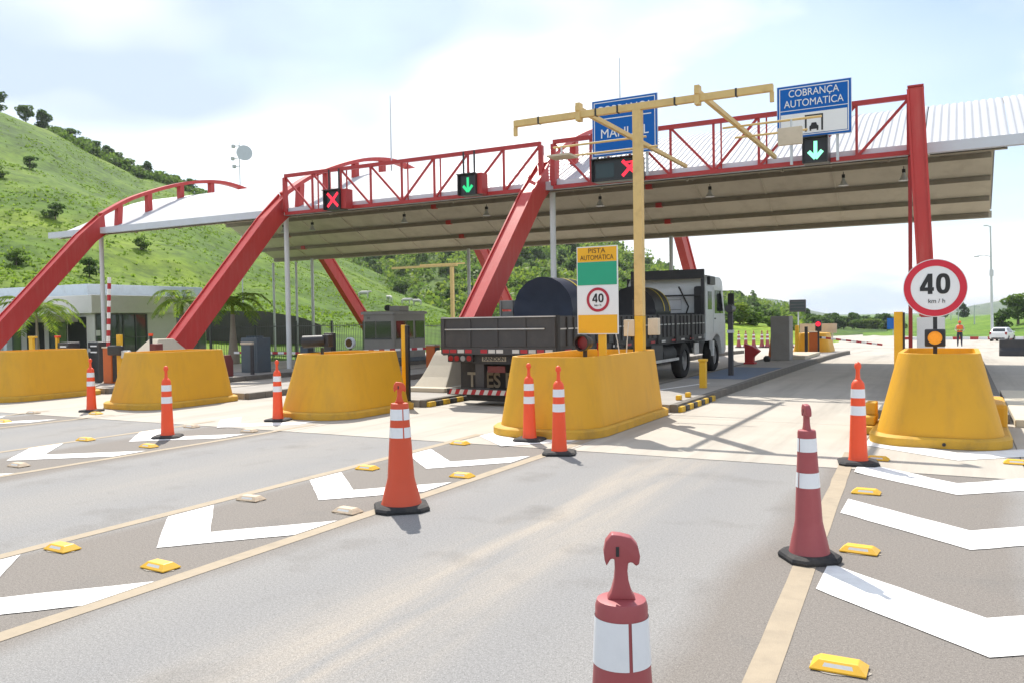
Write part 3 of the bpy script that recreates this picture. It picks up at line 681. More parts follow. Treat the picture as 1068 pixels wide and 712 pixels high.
# red cross beams in the arch planes tying purlins
for x in AX[:3]:
    for y in (30.25, 31.4, 32.5):
        b = MB(); b.box(x - .12, x + .12, y - .09, y + .09, shell_z(y) - .30, shell_z(y) - .125); b.build('purlin_bracket', 'steel_red', canopy)
# front trusses
def truss(x0, x1):
    zb, zt, y = 5.31, 6.55, 20.85; n = 8; dx = (x1 - x0) / n
    MB().bar((x0, y, zb), (x1, y, zb), 0.09, 0.10).build('truss_bottom_chord', 'steel_red_dark', canopy)
    MB().bar((x0, y, zt), (x1, y, zt), 0.09, 0.11).build('truss_top_chord', 'steel_red_dark', canopy)
    for i in range(n + 1):
        w = 0.12 if i in (0, n) else 0.055; x = x0 + dx * i
        MB().bar((x, y, zb + .05), (x, y, zt - .055), w, w).build('truss_post', 'steel_red_dark', canopy)
        if i < n:
            a, c = ((zt - .06, zb + .05) if i < n / 2 else (zb + .05, zt - .06))
            MB().bar((x + .04, y, a), (x + dx - .04, y, c), 0.045, 0.06).build('truss_diagonal', 'steel_red_dark', canopy)
            if i in (1, 2, 4, 5):
                MB().bar((x + .17, y + .08, zb + .05), (x + .17, y + .08, zt - .05), 0.035, 0.035).build('truss_strut', 'steel_red_dark', canopy)
truss(-19.68, -10.22); truss(-9.84, -0.98)
# round posts under front and rear edge
for x, dx in ((-29.5, -.5), (-20.0, -.23), (-10.3, .13)):
    MB().tube((x + dx, 21.45, 0), (x + dx, 21.45, 5.30), 0.085, n=14).build('round_post', 'post_white', canopy, smooth=40)
    MB().tube((x - .1, 33.2, -.2), (x - .1, 33.2, 5.0), 0.08, n=12).build('rear_post', 'galv', canopy, smooth=40)
for x in (-32.3, -30.7):
    MB().tube((x, 33.2, -.2), (x, 33.2, 4.9), 0.06, n=10).build('rear_post', 'galv', canopy, smooth=40)
for x, z in ((-19.85, 10.62), (-10.2, 10.55)):
    m_ = tag(MB().path([(x, 27.0, 7.4), (x, 27.0, z)], [0.035, 0.014], 6).build('antenna_mast', 'galv', loc=(x, 27, 7.4)),
             'thin whip antenna on the canopy roof ' + ('behind the blue manual lane sign' if x > -15 else 'above the left truss'), 'antenna', 'roof antennas')
# pendant floodlights hung from the purlins
LAMP = [(-26.9, 'second floodlight from the left under the vault'), (-28.7, 'leftmost floodlight under the vault by the red arch'), (-21.6, 'floodlight under the vault right of the red cross signal'),
        (-17.4, 'floodlight under the vault below the dark green arrow signal'), (-12.3, 'floodlight under the vault left of the yellow gantry pole'), (-8.0, 'floodlight under the vault right of the yellow gantry pole'),
        (-3.45, 'floodlight under the vault below the bright green arrow'), (-1.6, 'floodlight under the vault close to the right red column')]
proto = thing('flood_light', LAMP[0][1], 'lamp', (0, 0, 0), 'floodlights under the canopy')
MB().tube((0, 0, 0), (0, 0, 0.25), 0.015, n=6).build('hanger', 'black_metal', proto)
MB().lathe([(0.05, 0.0), (0.07, -0.08), (0.16, -0.26), (0.20, -0.30)], 14).build('reflector', 'galv', proto, smooth=40)
MB().box(-.06, .06, -.06, .06, 0.0, 0.14).build('ballast_box', 'black_metal', proto, bevel=.01)
for i, (x, lb) in enumerate(LAMP):
    o = proto if i == 0 else dup(proto, (0, 0, 0), label=lb); o.location = (x, 30.25, shell_z(30.25) - 0.52); o.scale = (.85,) * 3

# ------------------------------------------------------------------ lane signals and blue signs on the truss
def signal(x0, x1, z0, z1, y, glyph, label, name='lane_signal', two=False):
    t = thing(name, label, 'lane signal', ((x0 + x1) / 2, y, z0), 'lane signals on the truss')
    MB().box(x0, x1, y, y + .34, z0, z1).build('housing', 'dark_plastic', t, bevel=.012)
    b = MB(); b.box(x0, x1, y - .16, y - .002, z1 - .02, z1 + .0); b.box(x0, x0 + .02, y - .1, y - .002, z0, z1 - .022); b.box(x1 - .02, x1, y - .1, y - .002, z0, z1 - .022); b.build('visor', 'dark_plastic', t)
    MB().box(x0 + .04, x1 - .04, y - .006, y - .002, z0 + .04, z1 - .05).build('face', 'led_face', t)
    cx, cz = (x0 + x1) / 2, (z0 + z1) / 2; h = (z1 - z0) * .34
    if two:
        cx = x1 - (z1 - z0) * .50
        MB().box(x0 + .09, x0 + .60, y - .012, y - .007, z0 + .09, z1 - .12).build('blank_panel', 'led_glass', t)
    g = MB()
    if glyph == 'x':
        g.bar((cx - h, y - .010, cz - h), (cx + h, y - .010, cz + h), .006, .085, up=(0, 0, 1)); g.bar((cx - h, y - .013, cz + h), (cx + h, y - .013, cz - h), .006, .085)
        if two:
            g.bar((cx - h * .95, y - .016, cz + h * .7), (cx + h, y - .016, cz + h * .8), .006, .045)
        g.build('red_cross', 'led_red', t)
    else:
        m = 'led_green_pale' if glyph == 'pale' else 'led_green'
        g.box(cx - .04, cx + .04, y - .012, y - .008, cz - h * .6, cz + h)
        g.bar((cx - h * .75, y - .014, cz - h * .15), (cx, y - .014, cz - h), .006, .085); g.bar((cx + h * .75, y - .017, cz - h * .15), (cx, y - .017, cz - h), .006, .085)
        g.build('green_arrow', m, t)
    for xx in (x0 + .12, x1 - .12): MB().box(xx - .02, xx + .02, y + .05, y + .09, z1, min(6.66, z1 + .66)).build('bracket', 'black_metal', t)
    return t
signal(-17.64, -17.00, 5.22, 5.84, 20.45, 'x', 'small dark lane signal showing a red cross near the left arch')
MB().box(-16.995, -16.80, 20.45, 20.78, 5.24, 5.84).build('side_cover', 'steel_red_dark', bpy.data.objects['lane_signal'])
s2 = signal(-12.66, -12.06, 5.26, 5.86, 20.45, 'a', 'small dark lane signal showing a dim green arrow on the left truss')
MB().box(-12.055, -11.90, 20.45, 20.78, 5.28, 5.86).build('side_cover', 'steel_red_dark', s2)
signal(-8.50, -7.18, 5.26, 5.84, 20.42, 'x', 'wide lane signal with red cross below the manual lane sign', two=True)
signal(-3.22, -2.65, 5.22, 5.81, 20.45, 'pale', 'lane signal with bright green arrow below the automatic lane sign')
def blue_sign(x0, x1, z0, z1, y, label):
    t = thing('lane_sign', label, 'sign', ((x0 + x1) / 2, y, z0), 'blue lane signs above the truss')
    MB().box(x0, x1, y, y + .05, z0, z1).build('panel', 'sign_blue', t, bevel=.006)
    MB().box(x0 - .012, x1 + .012, y + .012, y + .062, z0 - .012, z1 + .012).build('rim', 'aluminium', t)
    b = MB(); e = .045
    b.box(x0 + e, x1 - e, y - .003, y - .001, z1 - e - .02, z1 - e); b.box(x0 + e, x1 - e, y - .003, y - .001, z0 + e, z0 + e + .02)
    b.box(x0 + e, x0 + e + .02, y - .003, y - .001, z0 + e + .021, z1 - e - .021); b.box(x1 - e - .02, x1 - e, y - .003, y - .001, z0 + e + .021, z1 - e - .021)
    b.build('white_border', 'sign_white', t)
    for xx in (x0 + .3, x1 - .3): MB().box(xx - .03, xx + .03, y + .07, y + .12, z0 - .6, z1 - .1).build('support', 'galv', t)
    return t
t = blue_sign(-8.49, -6.73, 5.92, 7.36, 20.42, 'blue lane sign for manual payment partly hidden by the cream gantry pole')
text('COBRANÇA', .32, (-7.61, 20.414, 7.08), 'sign_white', t, sx=.86)
text('MANUAL', .34, (-7.61, 20.414, 6.48), 'sign_white', t, sx=.95)
MB().box(-8.34, -6.88, 20.412, 20.415, 6.86, 6.885).build('rule_line', 'sign_white', t)
t = blue_sign(-3.84, -2.22, 5.90, 7.12, 20.42, 'blue and white lane sign for automatic payment with a car pictogram')
text('COBRANÇA', .235, (-3.03, 20.412, 6.925), 'sign_white', t, sx=.86)
text('AUTOMATICA', .235, (-3.03, 20.412, 6.69), 'sign_white', t, sx=.86)
MB().box(-3.78, -2.28, 20.411, 20.415, 6.535, 6.55).build('rule_line', 'sign_white', t)
MB().box(-3.76, -2.30, 20.410, 20.4145, 5.98, 6.46).build('white_field', 'sign_white', t)
b = MB(); y = 20.404
b.box(-3.22, -3.18, y, y + .004, 6.02, 6.40); b.box(-2.86, -2.82, y, y + .004, 6.02, 6.40); b.box(-3.179, -2.861, y, y + .004, 6.365, 6.40)
b.build('lane_frame_pictogram', 'sign_black', t)
b = MB(); b.prism([(-3.12, 6.06), (-2.92, 6.06), (-2.92, 6.13), (-2.95, 6.15), (-2.97, 6.21), (-3.07, 6.21), (-3.09, 6.15), (-3.12, 6.13)], 'y', y, y + .004)
b.box(-3.115, -3.08, y, y + .004, 6.025, 6.059); b.box(-2.96, -2.925, y, y + .004, 6.025, 6.059); b.build('car_pictogram', 'sign_black', t)
t.location.x += .06; t.location.z -= .07
#==ROADSIDE==
# ------------------------------------------------------------------ yellow crash barriers
def rrect(x0, x1, y0, y1, rf, rr, z, n=6):
    pts = []
    for (cx, cy, r, a0) in ((x1 - rf, y0 + rf, rf, -90), (x1 - rr, y1 - rr, rr, 0), (x0 + rr, y1 - rr, rr, 90), (x0 + rf, y0 + rf, rf, 180)):
        for i in range(n + 1):
            a = R(a0 + 90 * i / n); pts.append((cx + r * math.cos(a), cy + r * math.sin(a), z))
    return pts
def barrier(cx, y0, y1, w, h, label, z=0.012, front=0.30, side=0.22, rear=0.10, rf=0.62):
    t = thing('crash_barrier', label, 'barrier', (cx, (y0 + y1) / 2, z), 'yellow barriers at the island noses')
    x0, x1 = cx - w / 2, cx + w / 2; q = 0.085
    b = MB(); b.loft([rrect(x0, x1, y0, y1, rf, .25, z), rrect(x0, x1, y0, y1, rf, .25, z + .10), rrect(x0 + .03, x1 - .03, y0 + .03, y1 - .03, rf, .25, z + .125), rrect(x0 + .2, x1 - .2, y0 + .2, y1 - .2, rf - .1, .2, z + .126)])
    b.build('foot_flange', 'barrier_foot', t, smooth=35)
    b = MB(); rings = []
    for i in range(6):
        u = i / 5; zz = z + .127 + (h - .127) * u; k = u
        rings.append(rrect(x0 + q + side * k, x1 - q - side * k, y0 + q + front * k, y1 - q - rear * k, rf - .18 * k, .22 - .06 * k, zz))
    r2 = rrect(x0 + q + side + .055, x1 - q - side - .055, y0 + q + front + .055, y1 - q - rear - .055, .40, .14, z + h)
    r3 = [(p[0], p[1], z + h - .14) for p in r2]
    rings += [r2, r3]; b.loft(rings)
    b.build('barrier_shell', 'barrier_yellow', t, smooth=35); return t
barrier(-5.33, 10.48, 14.10, 1.80, 1.13, 'yellow barrier carrying the lane sign post and the tall gantry', side=.12)
barrier(-10.17, 10.98, 13.35, 1.80, 1.12, 'yellow barrier left of the dark truck with a slim yellow and black post')
barrier(-14.90, 10.95, 13.35, 1.84, 1.13, 'yellow barrier in front of the grey pyramid footing')
barrier(-19.60, 10.90, 13.35, 1.84, 1.13, 'leftmost yellow barrier cut by the edge of the picture')
b5 = barrier(-0.24, 11.60, 14.2, 1.66, 1.16, 'yellow barrier under the round speed limit sign on the right', side=.26, rf=.5)
MB().box(.36, .58, 13.1, 14.4, .012, .44).build('side_step', 'barrier_yellow', b5, bevel=.05)
MB().tube((-0.17, 11.58, .065), (-.17, 11.602, .065), .022, n=10).build('drain_hole', 'black_metal', b5)
b = MB(); b.box(-1.22, -1.06, 12.6, 13.5, .012, .12); b.box(-1.20, -1.06, 12.75, 13.4, .121, .24); b.box(-1.20, -1.06, 13.0, 13.35, .241, .42); b.build('stepped_foot', 'barrier_foot', b5, bevel=.02)
# gantry over the automatic lane
g = thing('overhead_gantry', 'cream and yellow T-shaped gantry pole with horizontal beam and antenna arms', 'gantry', (-4.77, 13.45, 1.0))
Y = 13.45
MB().bar((-4.77, Y, .995), (-4.77, Y, 1.72), .15, .15).build('lower_pole', 'gantry_yellow', g, bevel=.01)
MB().bar((-4.77, Y, 1.721), (-4.77, Y, 5.18), .148, .148).build('upper_pole', 'gantry_cream', g, bevel=.01)
MB().bar((-7.12, Y, 5.24), (-2.55, Y, 5.24), .10, .115).build('cross_beam', 'gantry_cream', g, bevel=.008)
for x in (-7.10, -2.57): MB().box(x - .03, x + .03, Y - .03, Y + .03, 5.02, 5.18).build('beam_end_plate', 'gantry_cream', g)
for x in (-6.6, -5.5, -5.1, -4.1, -3.1): MB().box(x - .03, x + .0, Y - .056, Y + .056, 5.178, 5.302).build('beam_clamp', 'black_metal', g)
for x in (-5.84, -3.74):
    MB().bar((x, Y - .1, 5.34), (x, 19.9, 5.34), .075, .085).build('antenna_arm', 'gantry_cream', g, bevel=.006)
    MB().box(x - .04, x + .04, Y - .075, Y + .075, 5.13, 5.44).build('arm_clamp', 'gantry_cream', g)
for x0, x1, y in ((-7.55, -5.5, 16.0), (-7.5, -5.6, 17.0), (-4.0, -2.2, 16.1), (-4.0, -2.6, 17.1)):
    MB().tube((x0, y, 5.30), (x1, y, 5.30), .022, n=8).build('antenna_rod', 'gantry_cream', g)
MB().box(-7.62, -7.1, 15.8, 16.25, 5.08, 5.12).build('antenna_plate', 'box_beige', g); MB().tube((-7.36, 16, 5.12), (-7.36, 16, 5.3), .02).build('plate_hanger', 'galv', g)
MB().box(-2.95, -2.52, 15.95, 16.03, 4.82, 5.14).build('antenna_plate', 'box_beige', g, bevel=.01); MB().tube((-2.73, 16.08, 5.02), (-2.73, 16.08, 5.3), .02).build('plate_hanger', 'galv', g)
MB().box(-5.03, -4.84, Y - .10, Y + .02, 1.38, 1.66).build('junction_box', 'box_beige', g, bevel=.01)
MB().box(-4.60, -4.42, Y - .10, Y + .02, 1.40, 1.68).build('junction_box', 'box_beige', g, bevel=.01)
MB().tube((-4.87, Y - .03, 1.0), (-4.87, Y - .03, 2.0), .018).build('cable_conduit', 'dark_plastic', g)
# lane sign "PISTA AUTOMATICA"
t = thing('lane_sign', 'tall yellow, green and white panel sign standing on the yellow barrier', 'sign', (-4.81, 11.85, 1.0))
x0, x1, y = -5.20, -4.53, 11.80
MB().box(-4.87, -4.75, 11.83, 11.88, .995, 1.60).build('post', 'gantry_yellow', t, bevel=.006)
MB().box(x0, x1, y + .005, y + .025, 1.45, 2.79).build('panel', 'sign_white', t)
for nm, z0, z1, m in (('yellow_header', 2.555, 2.775, 'sign_yellow'), ('green_band', 2.20, 2.55, 'sign_green'), ('yellow_footer', 1.465, 1.745, 'sign_yellow')):
    MB().box(x0 + .015, x1 - .015, y - .001, y + .004, z0, z1).build(nm, m, t)
text('PISTA', .105, ((x0 + x1) / 2, y - .004, 2.718), 'sign_brown', t, sx=1.1, ext=.002)
text('AUTOMÁTICA', .105, ((x0 + x1) / 2, y - .004, 2.615), 'sign_brown', t, sx=.80, ext=.002)
cz = 1.975; cx = (x0 + x1) / 2 + .01
MB().ring((cx, 0, cz), .145, .185, y - .004, .008).build('red_ring', 'sign_maroon', t)
forty(.185, .135, .026, (cx, y, cz + .025), t); text('km / h', .045, (cx, y - .002, cz - .085), 'sign_black', t, ext=.002)
# warning lamp and small rods on that barrier
t = thing('warning_lamp', 'round red warning lamp with black hood on the barrier beside the sign post', 'lamp', (-5.12, 11.9, 1.0))
MB().tube((-5.12, 11.9, .995), (-5.12, 11.9, 1.22), .035).build('stalk', 'black_metal', t)
MB().tube((-5.12, 11.86, 1.32), (-5.12, 12.02, 1.32), .12, .09, 20).build('housing', 'black_metal', t, smooth=40)
MB().ring((-5.12, 0, 1.32), .105, .125, 11.74, .118, 24).build('hood', 'black_metal', t)
MB().disc((-5.12, 11.845, 1.32), .10, .014, 24).build('lens', 'lamp_red', t)
t = thing('marker_rod', 'small red and white tipped rod beside the round warning lamp', 'rod', (-4.98, 12.1, 1.0))
MB().tube((-4.98, 12.1, .995), (-4.98, 12.1, 1.20), .010).build('rod', 'cone_dull', t); MB().box(-5.0, -4.96, 12.09, 12.11, 1.201, 1.32).build('tip', 'lamp_red', t)
for i, (x, yy, a) in enumerate(((-4.92, 12.9, -.12), (-4.86, 13.0, .05))):
    tag(MB().path([(x, yy, .99), (x + a * .4, yy, 1.3), (x + a, yy, 1.62)], [.012, .009, .006], 5).build('flexible_whip', 'galv', loc=(x, yy, .99)), ('leaning' if i == 0 else 'upright') + ' thin whip wire rising from the gantry barrier', 'wire')
# round speed sign on the right barrier
t = thing('speed_sign', 'round red-rimmed 40 speed limit sign with amber lamp below on the right barrier', 'sign', (-.28, 12.5, 1.03))
y = 12.40; c = (-.285, 0, 2.025)
MB().box(-.31, -.26, y + .03, y + .07, 1.02, 2.3).build('post', 'black_metal', t)
MB().disc((c[0], y, c[2]), .385, .02, 56).build('disc', 'sign_white', t)
MB().ring(c, .292, .375, y - .004, .003, 56).build('red_ring', 'sign_red', t)
forty(.36, .27, .056, (c[0], y - .004, c[2] + .055), t); text('km / h', .08, (c[0] + .02, y - .003, c[2] - .175), 'sign_black', t, ext=.002)
MB().box(-.41, -.16, y - .02, y + .028, 1.25, 1.48).build('lamp_box', 'dark_plastic', t, bevel=.02)
b = MB(); b.ring((-.285, 0, 1.365), .088, .10, y - .06, .038, 28); b.build('lamp_bezel', 'black_metal', t)
MB().disc((-.285, y - .034, 1.365), .087, .012, 28).build('amber_lens', 'led_amber', t)
# slim delineator posts
def delineator(x, y, h, label, w=.10, bw=.075):
    t = thing('delineator_post', label, 'post', (x, y, 0), 'yellow and black posts')
    MB().box(x - w, x, y - .02, y + .02, .0, h).build('yellow_face', 'gantry_yellow', t, bevel=.004)
    MB().box(x + .002, x + bw, y - .035, y + .03, .0, h - .01).build('black_edge', 'black_metal', t, bevel=.004)
delineator(-9.62, 13.45, 1.62, 'tall slim yellow and black post at the right end of a barrier near the truck')
delineator(-0.80, 14.75, 1.72, 'short-looking yellow and black post behind the right barrier beside the red column', .13, .03)
for x, y, lb in ((-24.3, 15.0, 'thick yellow post behind the leftmost barrier, nearer the picture edge'), (-24.0, 15.6, 'thin yellow post with orange cap behind the leftmost barrier')):
    t = thing('bollard_post', lb, 'post', (x, y, 0)); w = .09 if x < -24.2 else .04
    MB().box(x - w, x + w, y - .04, y + .04, 0.0, 1.36).build('shaft', 'gantry_yellow', t, bevel=.006)
    MB().box(x - w * 1.1, x + w * 2.2, y - .06, y + .06, 1.361, 1.42).build('cap', 'cone_orange' if w < .08 else 'gantry_yellow', t, bevel=.006)

# ------------------------------------------------------------------ cones
def cone_wide(body, bands=((.635, .725), (.790, .885))):
    t = thing('traffic_cone', '', 'cone', (0, 0, 0), 'traffic cones on the chevrons')
    b = MB(); oct_ = lambda r, z, k=.30: [(sx * r if i == 0 else sx * r * (1 - k), sy * r * (1 - k) if i == 0 else sy * r, z) for (sx, sy, o) in ((1, -1, 0), (1, 1, 1), (-1, 1, 0), (-1, -1, 1)) for i in ((1, 0) if o == 0 else (0, 1))]
    def octo(r, z, k=.62):
        return [(r, -r*k, z), (r, r*k, z), (r*k, r, z), (-r*k, r, z), (-r, r*k, z), (-r, -r*k, z), (-r*k, -r, z), (r*k, -r, z)]
    b.loft([octo(.232, 0), octo(.236, .022), octo(.225, .040), octo(.19, .053)]); b.build('rubber_base', 'rubber', t)
    prof = [(.178, .052), (.172, .07), (.150, .16), (.128, .235), (.118, .28), (.100, .56), (.0875, .74), (.080, .875), (.0795, .915), (.074, .932), (.05, .936)]
    b = MB(); b.lathe(prof, 40); b.build('cone_body', body, t, smooth=50)
    rad = lambda z: interp(z, [(p[1], p[0]) for p in prof])
    for z0, z1 in bands:
        b = MB(); r0, r1 = rad(z0) + .0022, rad(z1) + .0022; n = 40; a0 = R(-72); a1 = R(281)      # open seam in the tape
        b.loft([[(r*math.cos(a0+(a1-a0)*j/n), r*math.sin(a0+(a1-a0)*j/n), z) for j in range(n+1)] for r, z in ((r0, z0), (r1, z1))], 0, caps=False, closed=False)
        b.build('reflective_band', 'cone_tape', t, smooth=50)
    half = [(.044, .934), (.031, .955), (.022, .985), (.0185, 1.015), (.021, 1.040), (.034, 1.041), (.044, 1.030), (.054, 1.036), (.057, 1.058), (.050, 1.088), (.030, 1.110), (0, 1.117)]
    poly = half + [(-x * (.92 if z > 1.03 else 1), z + (.010 if z > 1.03 else 0)) for x, z in half[-2::-1]]
    b = MB(); b.prism(poly, 'y', -.024, .024)
    b.build('handle', body, t, smooth=60, bevel=.010)
    MB().box(-.016, -.006, -.0262, -.0238, 1.058, 1.086).build('handle_slot', 'black_metal', t, bevel=.003)
    return t
def cone_slim(body):
    t = thing('traffic_cone', '', 'cone', (0, 0, 0), 'traffic cones on the chevrons')
    def octo(r, z, k=.7): return [(r, -r*k, z), (r, r*k, z), (r*k, r, z), (-r*k, r, z), (-r, r*k, z), (-r, -r*k, z), (-r*k, -r, z), (r*k, -r, z)]
    MB().loft([octo(.20, 0), octo(.205, .022), octo(.185, .04), octo(.12, .045)]).build('rubber_base', 'rubber', t)
    prof = [(.105, .04), (.098, .06), (.092, .14), (.083, .38), (.075, .62), (.0685, .83), (.064, .87), (.04, .905), (.03, .91)]
    MB().lathe(prof, 32).build('cone_body', body, t, smooth=50)
    rad = lambda z: interp(z, [(p[1], p[0]) for p in prof])
    for z0, z1 in ((.53, .63), (.715, .81)):
        MB().loft([[(( rad(z)+.002)*math.cos(2*math.pi*j/32), (rad(z)+.002)*math.sin(2*math.pi*j/32), z) for j in range(32)] for z in (z0, z1)], 0, caps=False).build('reflective_band', 'cone_tape', t, smooth=50)
    MB().lathe([(.032, .908), (.024, .935), (.021, .99), (.022, 1.02), (.034, 1.035), (.036, 1.06), (.028, 1.085), (.008, 1.10)], 18).build('handle', body, t, smooth=60)
    return t
wide = cone_wide('cone_faded', ((.525, .632), (.782, .878))); near = cone_wide('cone_faded', ((.50, .62), (.755, .887))); wide_o = cone_wide('cone_dull'); slim = cone_slim('cone_orange')
def put(o, x, y, rz, lb, sc=1.0, first=False, wd=1.0):
    c = o if first else copy_tree(o)
    c.location = (x, y, 0.008 if y > 9.74 else 0.001); c.rotation_euler = (0, 0, rz); c['label'] = lb; c.scale = (sc * wd, sc * wd, sc)
put(near, -.83, 2.16, R(24), 'nearest faded red cone cut off by the bottom of the picture', .985, True, .93)
put(wide, -.92, 6.03, R(-55), 'faded red cone on the tan edge line at right, leaning slightly', .965, True, .80)
wl = [o for o in COL.objects if o.get('label', '').startswith('faded red cone on the tan')][0]; wl.rotation_euler = (R(1.5), R(1.0), R(-55)); wl.location.z += .006
put(wide_o, -4.46, 6.12, R(40), 'dull orange cone with flared skirt standing alone on the edge line in the middle', 1.03, True)
put(slim, -1.01, 10.10, R(10), 'bright orange slim cone left of the right yellow barrier', 1.05, True)
put(slim, -4.44, 9.46, R(20), 'bright orange slim cone in front of the sign barrier, the nearer of the pair', 1.01)
put(slim, -5.29, 10.30, R(5), 'bright orange slim cone in front of the sign barrier, the farther of the pair', .985)
put(slim, -10.43, 10.75, R(15), 'bright orange slim cone at the left edge of the middle barrier', .96)
put(slim, -10.54, 8.55, R(35), 'bright orange slim cone in the left hatched zone before the pyramid footing', .985)
put(slim, -15.20, 10.55, R(12), 'bright orange slim cone between the two leftmost yellow barriers', .955)
for i, (x, y) in enumerate(((-13.2, 57), (-12.75, 57.1), (-12.2, 57), (-11.7, 57.2), (-11.3, 57), (-9.8, 57.1), (-9.4, 57))):
    c = copy_tree(wide); c.location = (x, y, road_z(y) + .03); c.rotation_euler = (0, 0, i); c.scale = (1, 1, 1)
    c['label'] = 'small dark red cone in the far row across the pavement beyond the canopy'; c['group'] = 'far row of cones'
# ------------------------------------------------------------------ raised road studs
def stud(m):
    t = thing('road_stud', '', 'road stud', (0, 0, 0), 'raised studs along the hatched zones')
    rect = lambda a, c, z: [(-a, -c, z), (a, -c, z), (a, c, z), (-a, c, z)]
    MB().loft([rect(.125, .072, .004), rect(.127, .074, .012), rect(.088, .040, .046), rect(.082, .034, .048)]).build('stud_body', m, t)
    b = MB(); b.add([(-.070, -.0655, .020), (.070, -.0655, .020), (.062, -.0495, .0385), (-.062, -.0495, .0385)], [(0, 1, 2, 3)]); b.build('reflector', 'stud_glass', t)
    b = MB(); n = 18; rg = random.Random(2); b.add([(rg.uniform(.88, 1.08) * .138 * math.cos(2*math.pi*i/n), rg.uniform(.88, 1.08) * .095 * math.sin(2*math.pi*i/n), .003) for i in range(n)], [tuple(range(n))]); b.build('glue_pad', 'stud_glue', t)
    return t
sy, sw = stud('stud_yellow'), stud('stud_worn'); usd = set()
STUDS = [(-6.03, 3.91, 0, 'front row, beside the left edge line'), (-4.93, 3.91, 0, 'beside the tan line at lower left, right of the front pair'), (-6.02, 5.82, 1, 'worn one on the left line'), (-4.82, 5.80, 1, 'worn one left of the lone dull orange cone'),
  (-6.02, 7.61, 0, 'third along the left line, behind the lone dull orange cone'), (-4.76, 7.65, 0, 'right of the lone dull orange cone by the tan line'), (-6.04, 9.67, 0, 'farthest along the left line before the sign barrier'),
  (-.51, 4.21, 0, 'nearest at the lower right corner'), (-.63, 6.37, 0, 'beside the faded red cone at right'), (-.78, 8.49, 0, 'between the right chevrons behind the faded red cone'), (-.84, 10.45, 0, 'at the foot of the bright orange cone by the right barrier'), (.56, 10.77, 0, 'at the right picture edge near the right barrier'),
  (-10.14, 6.05, 1, 'worn one at the far left picture edge'), (-11.47, 7.85, 0, 'on the far side of the left hatched zone'), (-9.97, 7.77, 0, 'beside the slim cone in the left hatched zone'), (-11.2, 9.56, 1, 'worn one behind the slim cone of the left zone'), (-9.84, 9.51, 1, 'worn one before the middle barrier'),
  (-15.13, 8.78, 0, 'nearest of the far left zone'), (-16.04, 9.89, 1, 'worn one before the leftmost barrier'), (-14.63, 10.24, 0, 'at the foot of the cone between the leftmost barriers'), (-5.0, 1.9, 0, 'just left of the camera by the tan line')]
for x, y, w, lb in STUDS[:-1]:
    p = sw if w else sy
    c = p if w not in usd else copy_tree(p); usd.add(w)
    c.location = (x, y, .008 if y > 9.74 else .0005); c.rotation_euler = (0, 0, R(random.uniform(-5, 5))); c['label'] = ('' if 'worn' in lb else 'yellow ') + 'raised road stud, ' + lb
#==TRUCK==
# ------------------------------------------------------------------ flatbed truck
T = thing('flatbed_truck', 'dark grey flatbed truck with white cab carrying two tarp-covered coils', 'truck', (-7.93, 19, 0.0))
XL, XR, Y0, Y1 = -9.20, -6.66, 14.10, 24.40
MB().box(XL + .02, XR - .02, Y0 + .05, Y1, 1.04, 1.17).build('bed_floor', 'truck_grey', T)
tg = MB(); tg.box(XL, XR, Y0, Y0 + .045, 1.171, 1.73); tg = tg.build('tailgate', 'truck_grey', T, bevel=.006)
for i in range(5):
    x = XL + .04 + (XR - XL - .08) * i / 4; MB().box(x - .035, x + .035, Y0 - .022, Y0 - .001, 1.18, 1.71).build('gate_rib', 'truck_grey', tg)
MB().box(XL, XR, Y0 - .03, Y0 + .05, 1.731, 1.752).build('gate_cap', 'truck_rail', tg)
MB().box(XL + .10, XR - .22, Y0 - .042, Y0 - .024, 1.50, 1.523).build('gate_rail', 'truck_rail', tg)
nseg = 7; dl = (Y1 - Y0) / nseg
for s, X in ((1, XR), (-1, XL)):
    for i in range(nseg):
        a, c = Y0 + .06 + dl * i, Y0 + dl * (i + 1)
        p = MB().box(X - .02, X + .02, a + .045, c - .045, 1.171, 1.73).build('side_board', 'truck_grey', T)
        MB().box(X + s * .022, X + s * .034, a + .09, c - .09, 1.49, 1.515).build('board_rail', 'truck_rail', p)
        MB().box(X - .03, X + .03, a + .045, c - .045, 1.731, 1.748).build('board_cap', 'truck_grey', p)
        for k in (.27, .5, .73):
            yy = a + (c - a) * k; MB().box(X + s * .022, X + s * .05, yy - .025, yy + .025, 1.18, 1.72).build('board_rib', 'truck_dark', p)
        MB().box(X - .03, X + s * .045 if s > 0 else X + .03, a - .045, a + .043, 1.03, 1.76).build('stake_post', 'truck_dark', T)
    MB().box(X - .02, X + .02, Y0 + .06, Y1, 1.00, 1.035).build('side_rail', 'truck_dark', T)
    for i in range(12):
        yy = Y0 + .35 + i * .84
        MB().box(X + s * .021, X + s * .026, yy, yy + .3, 1.06, 1.11).build('reflector_strip', 'tape_white' if i % 2 else 'tape_red', T)
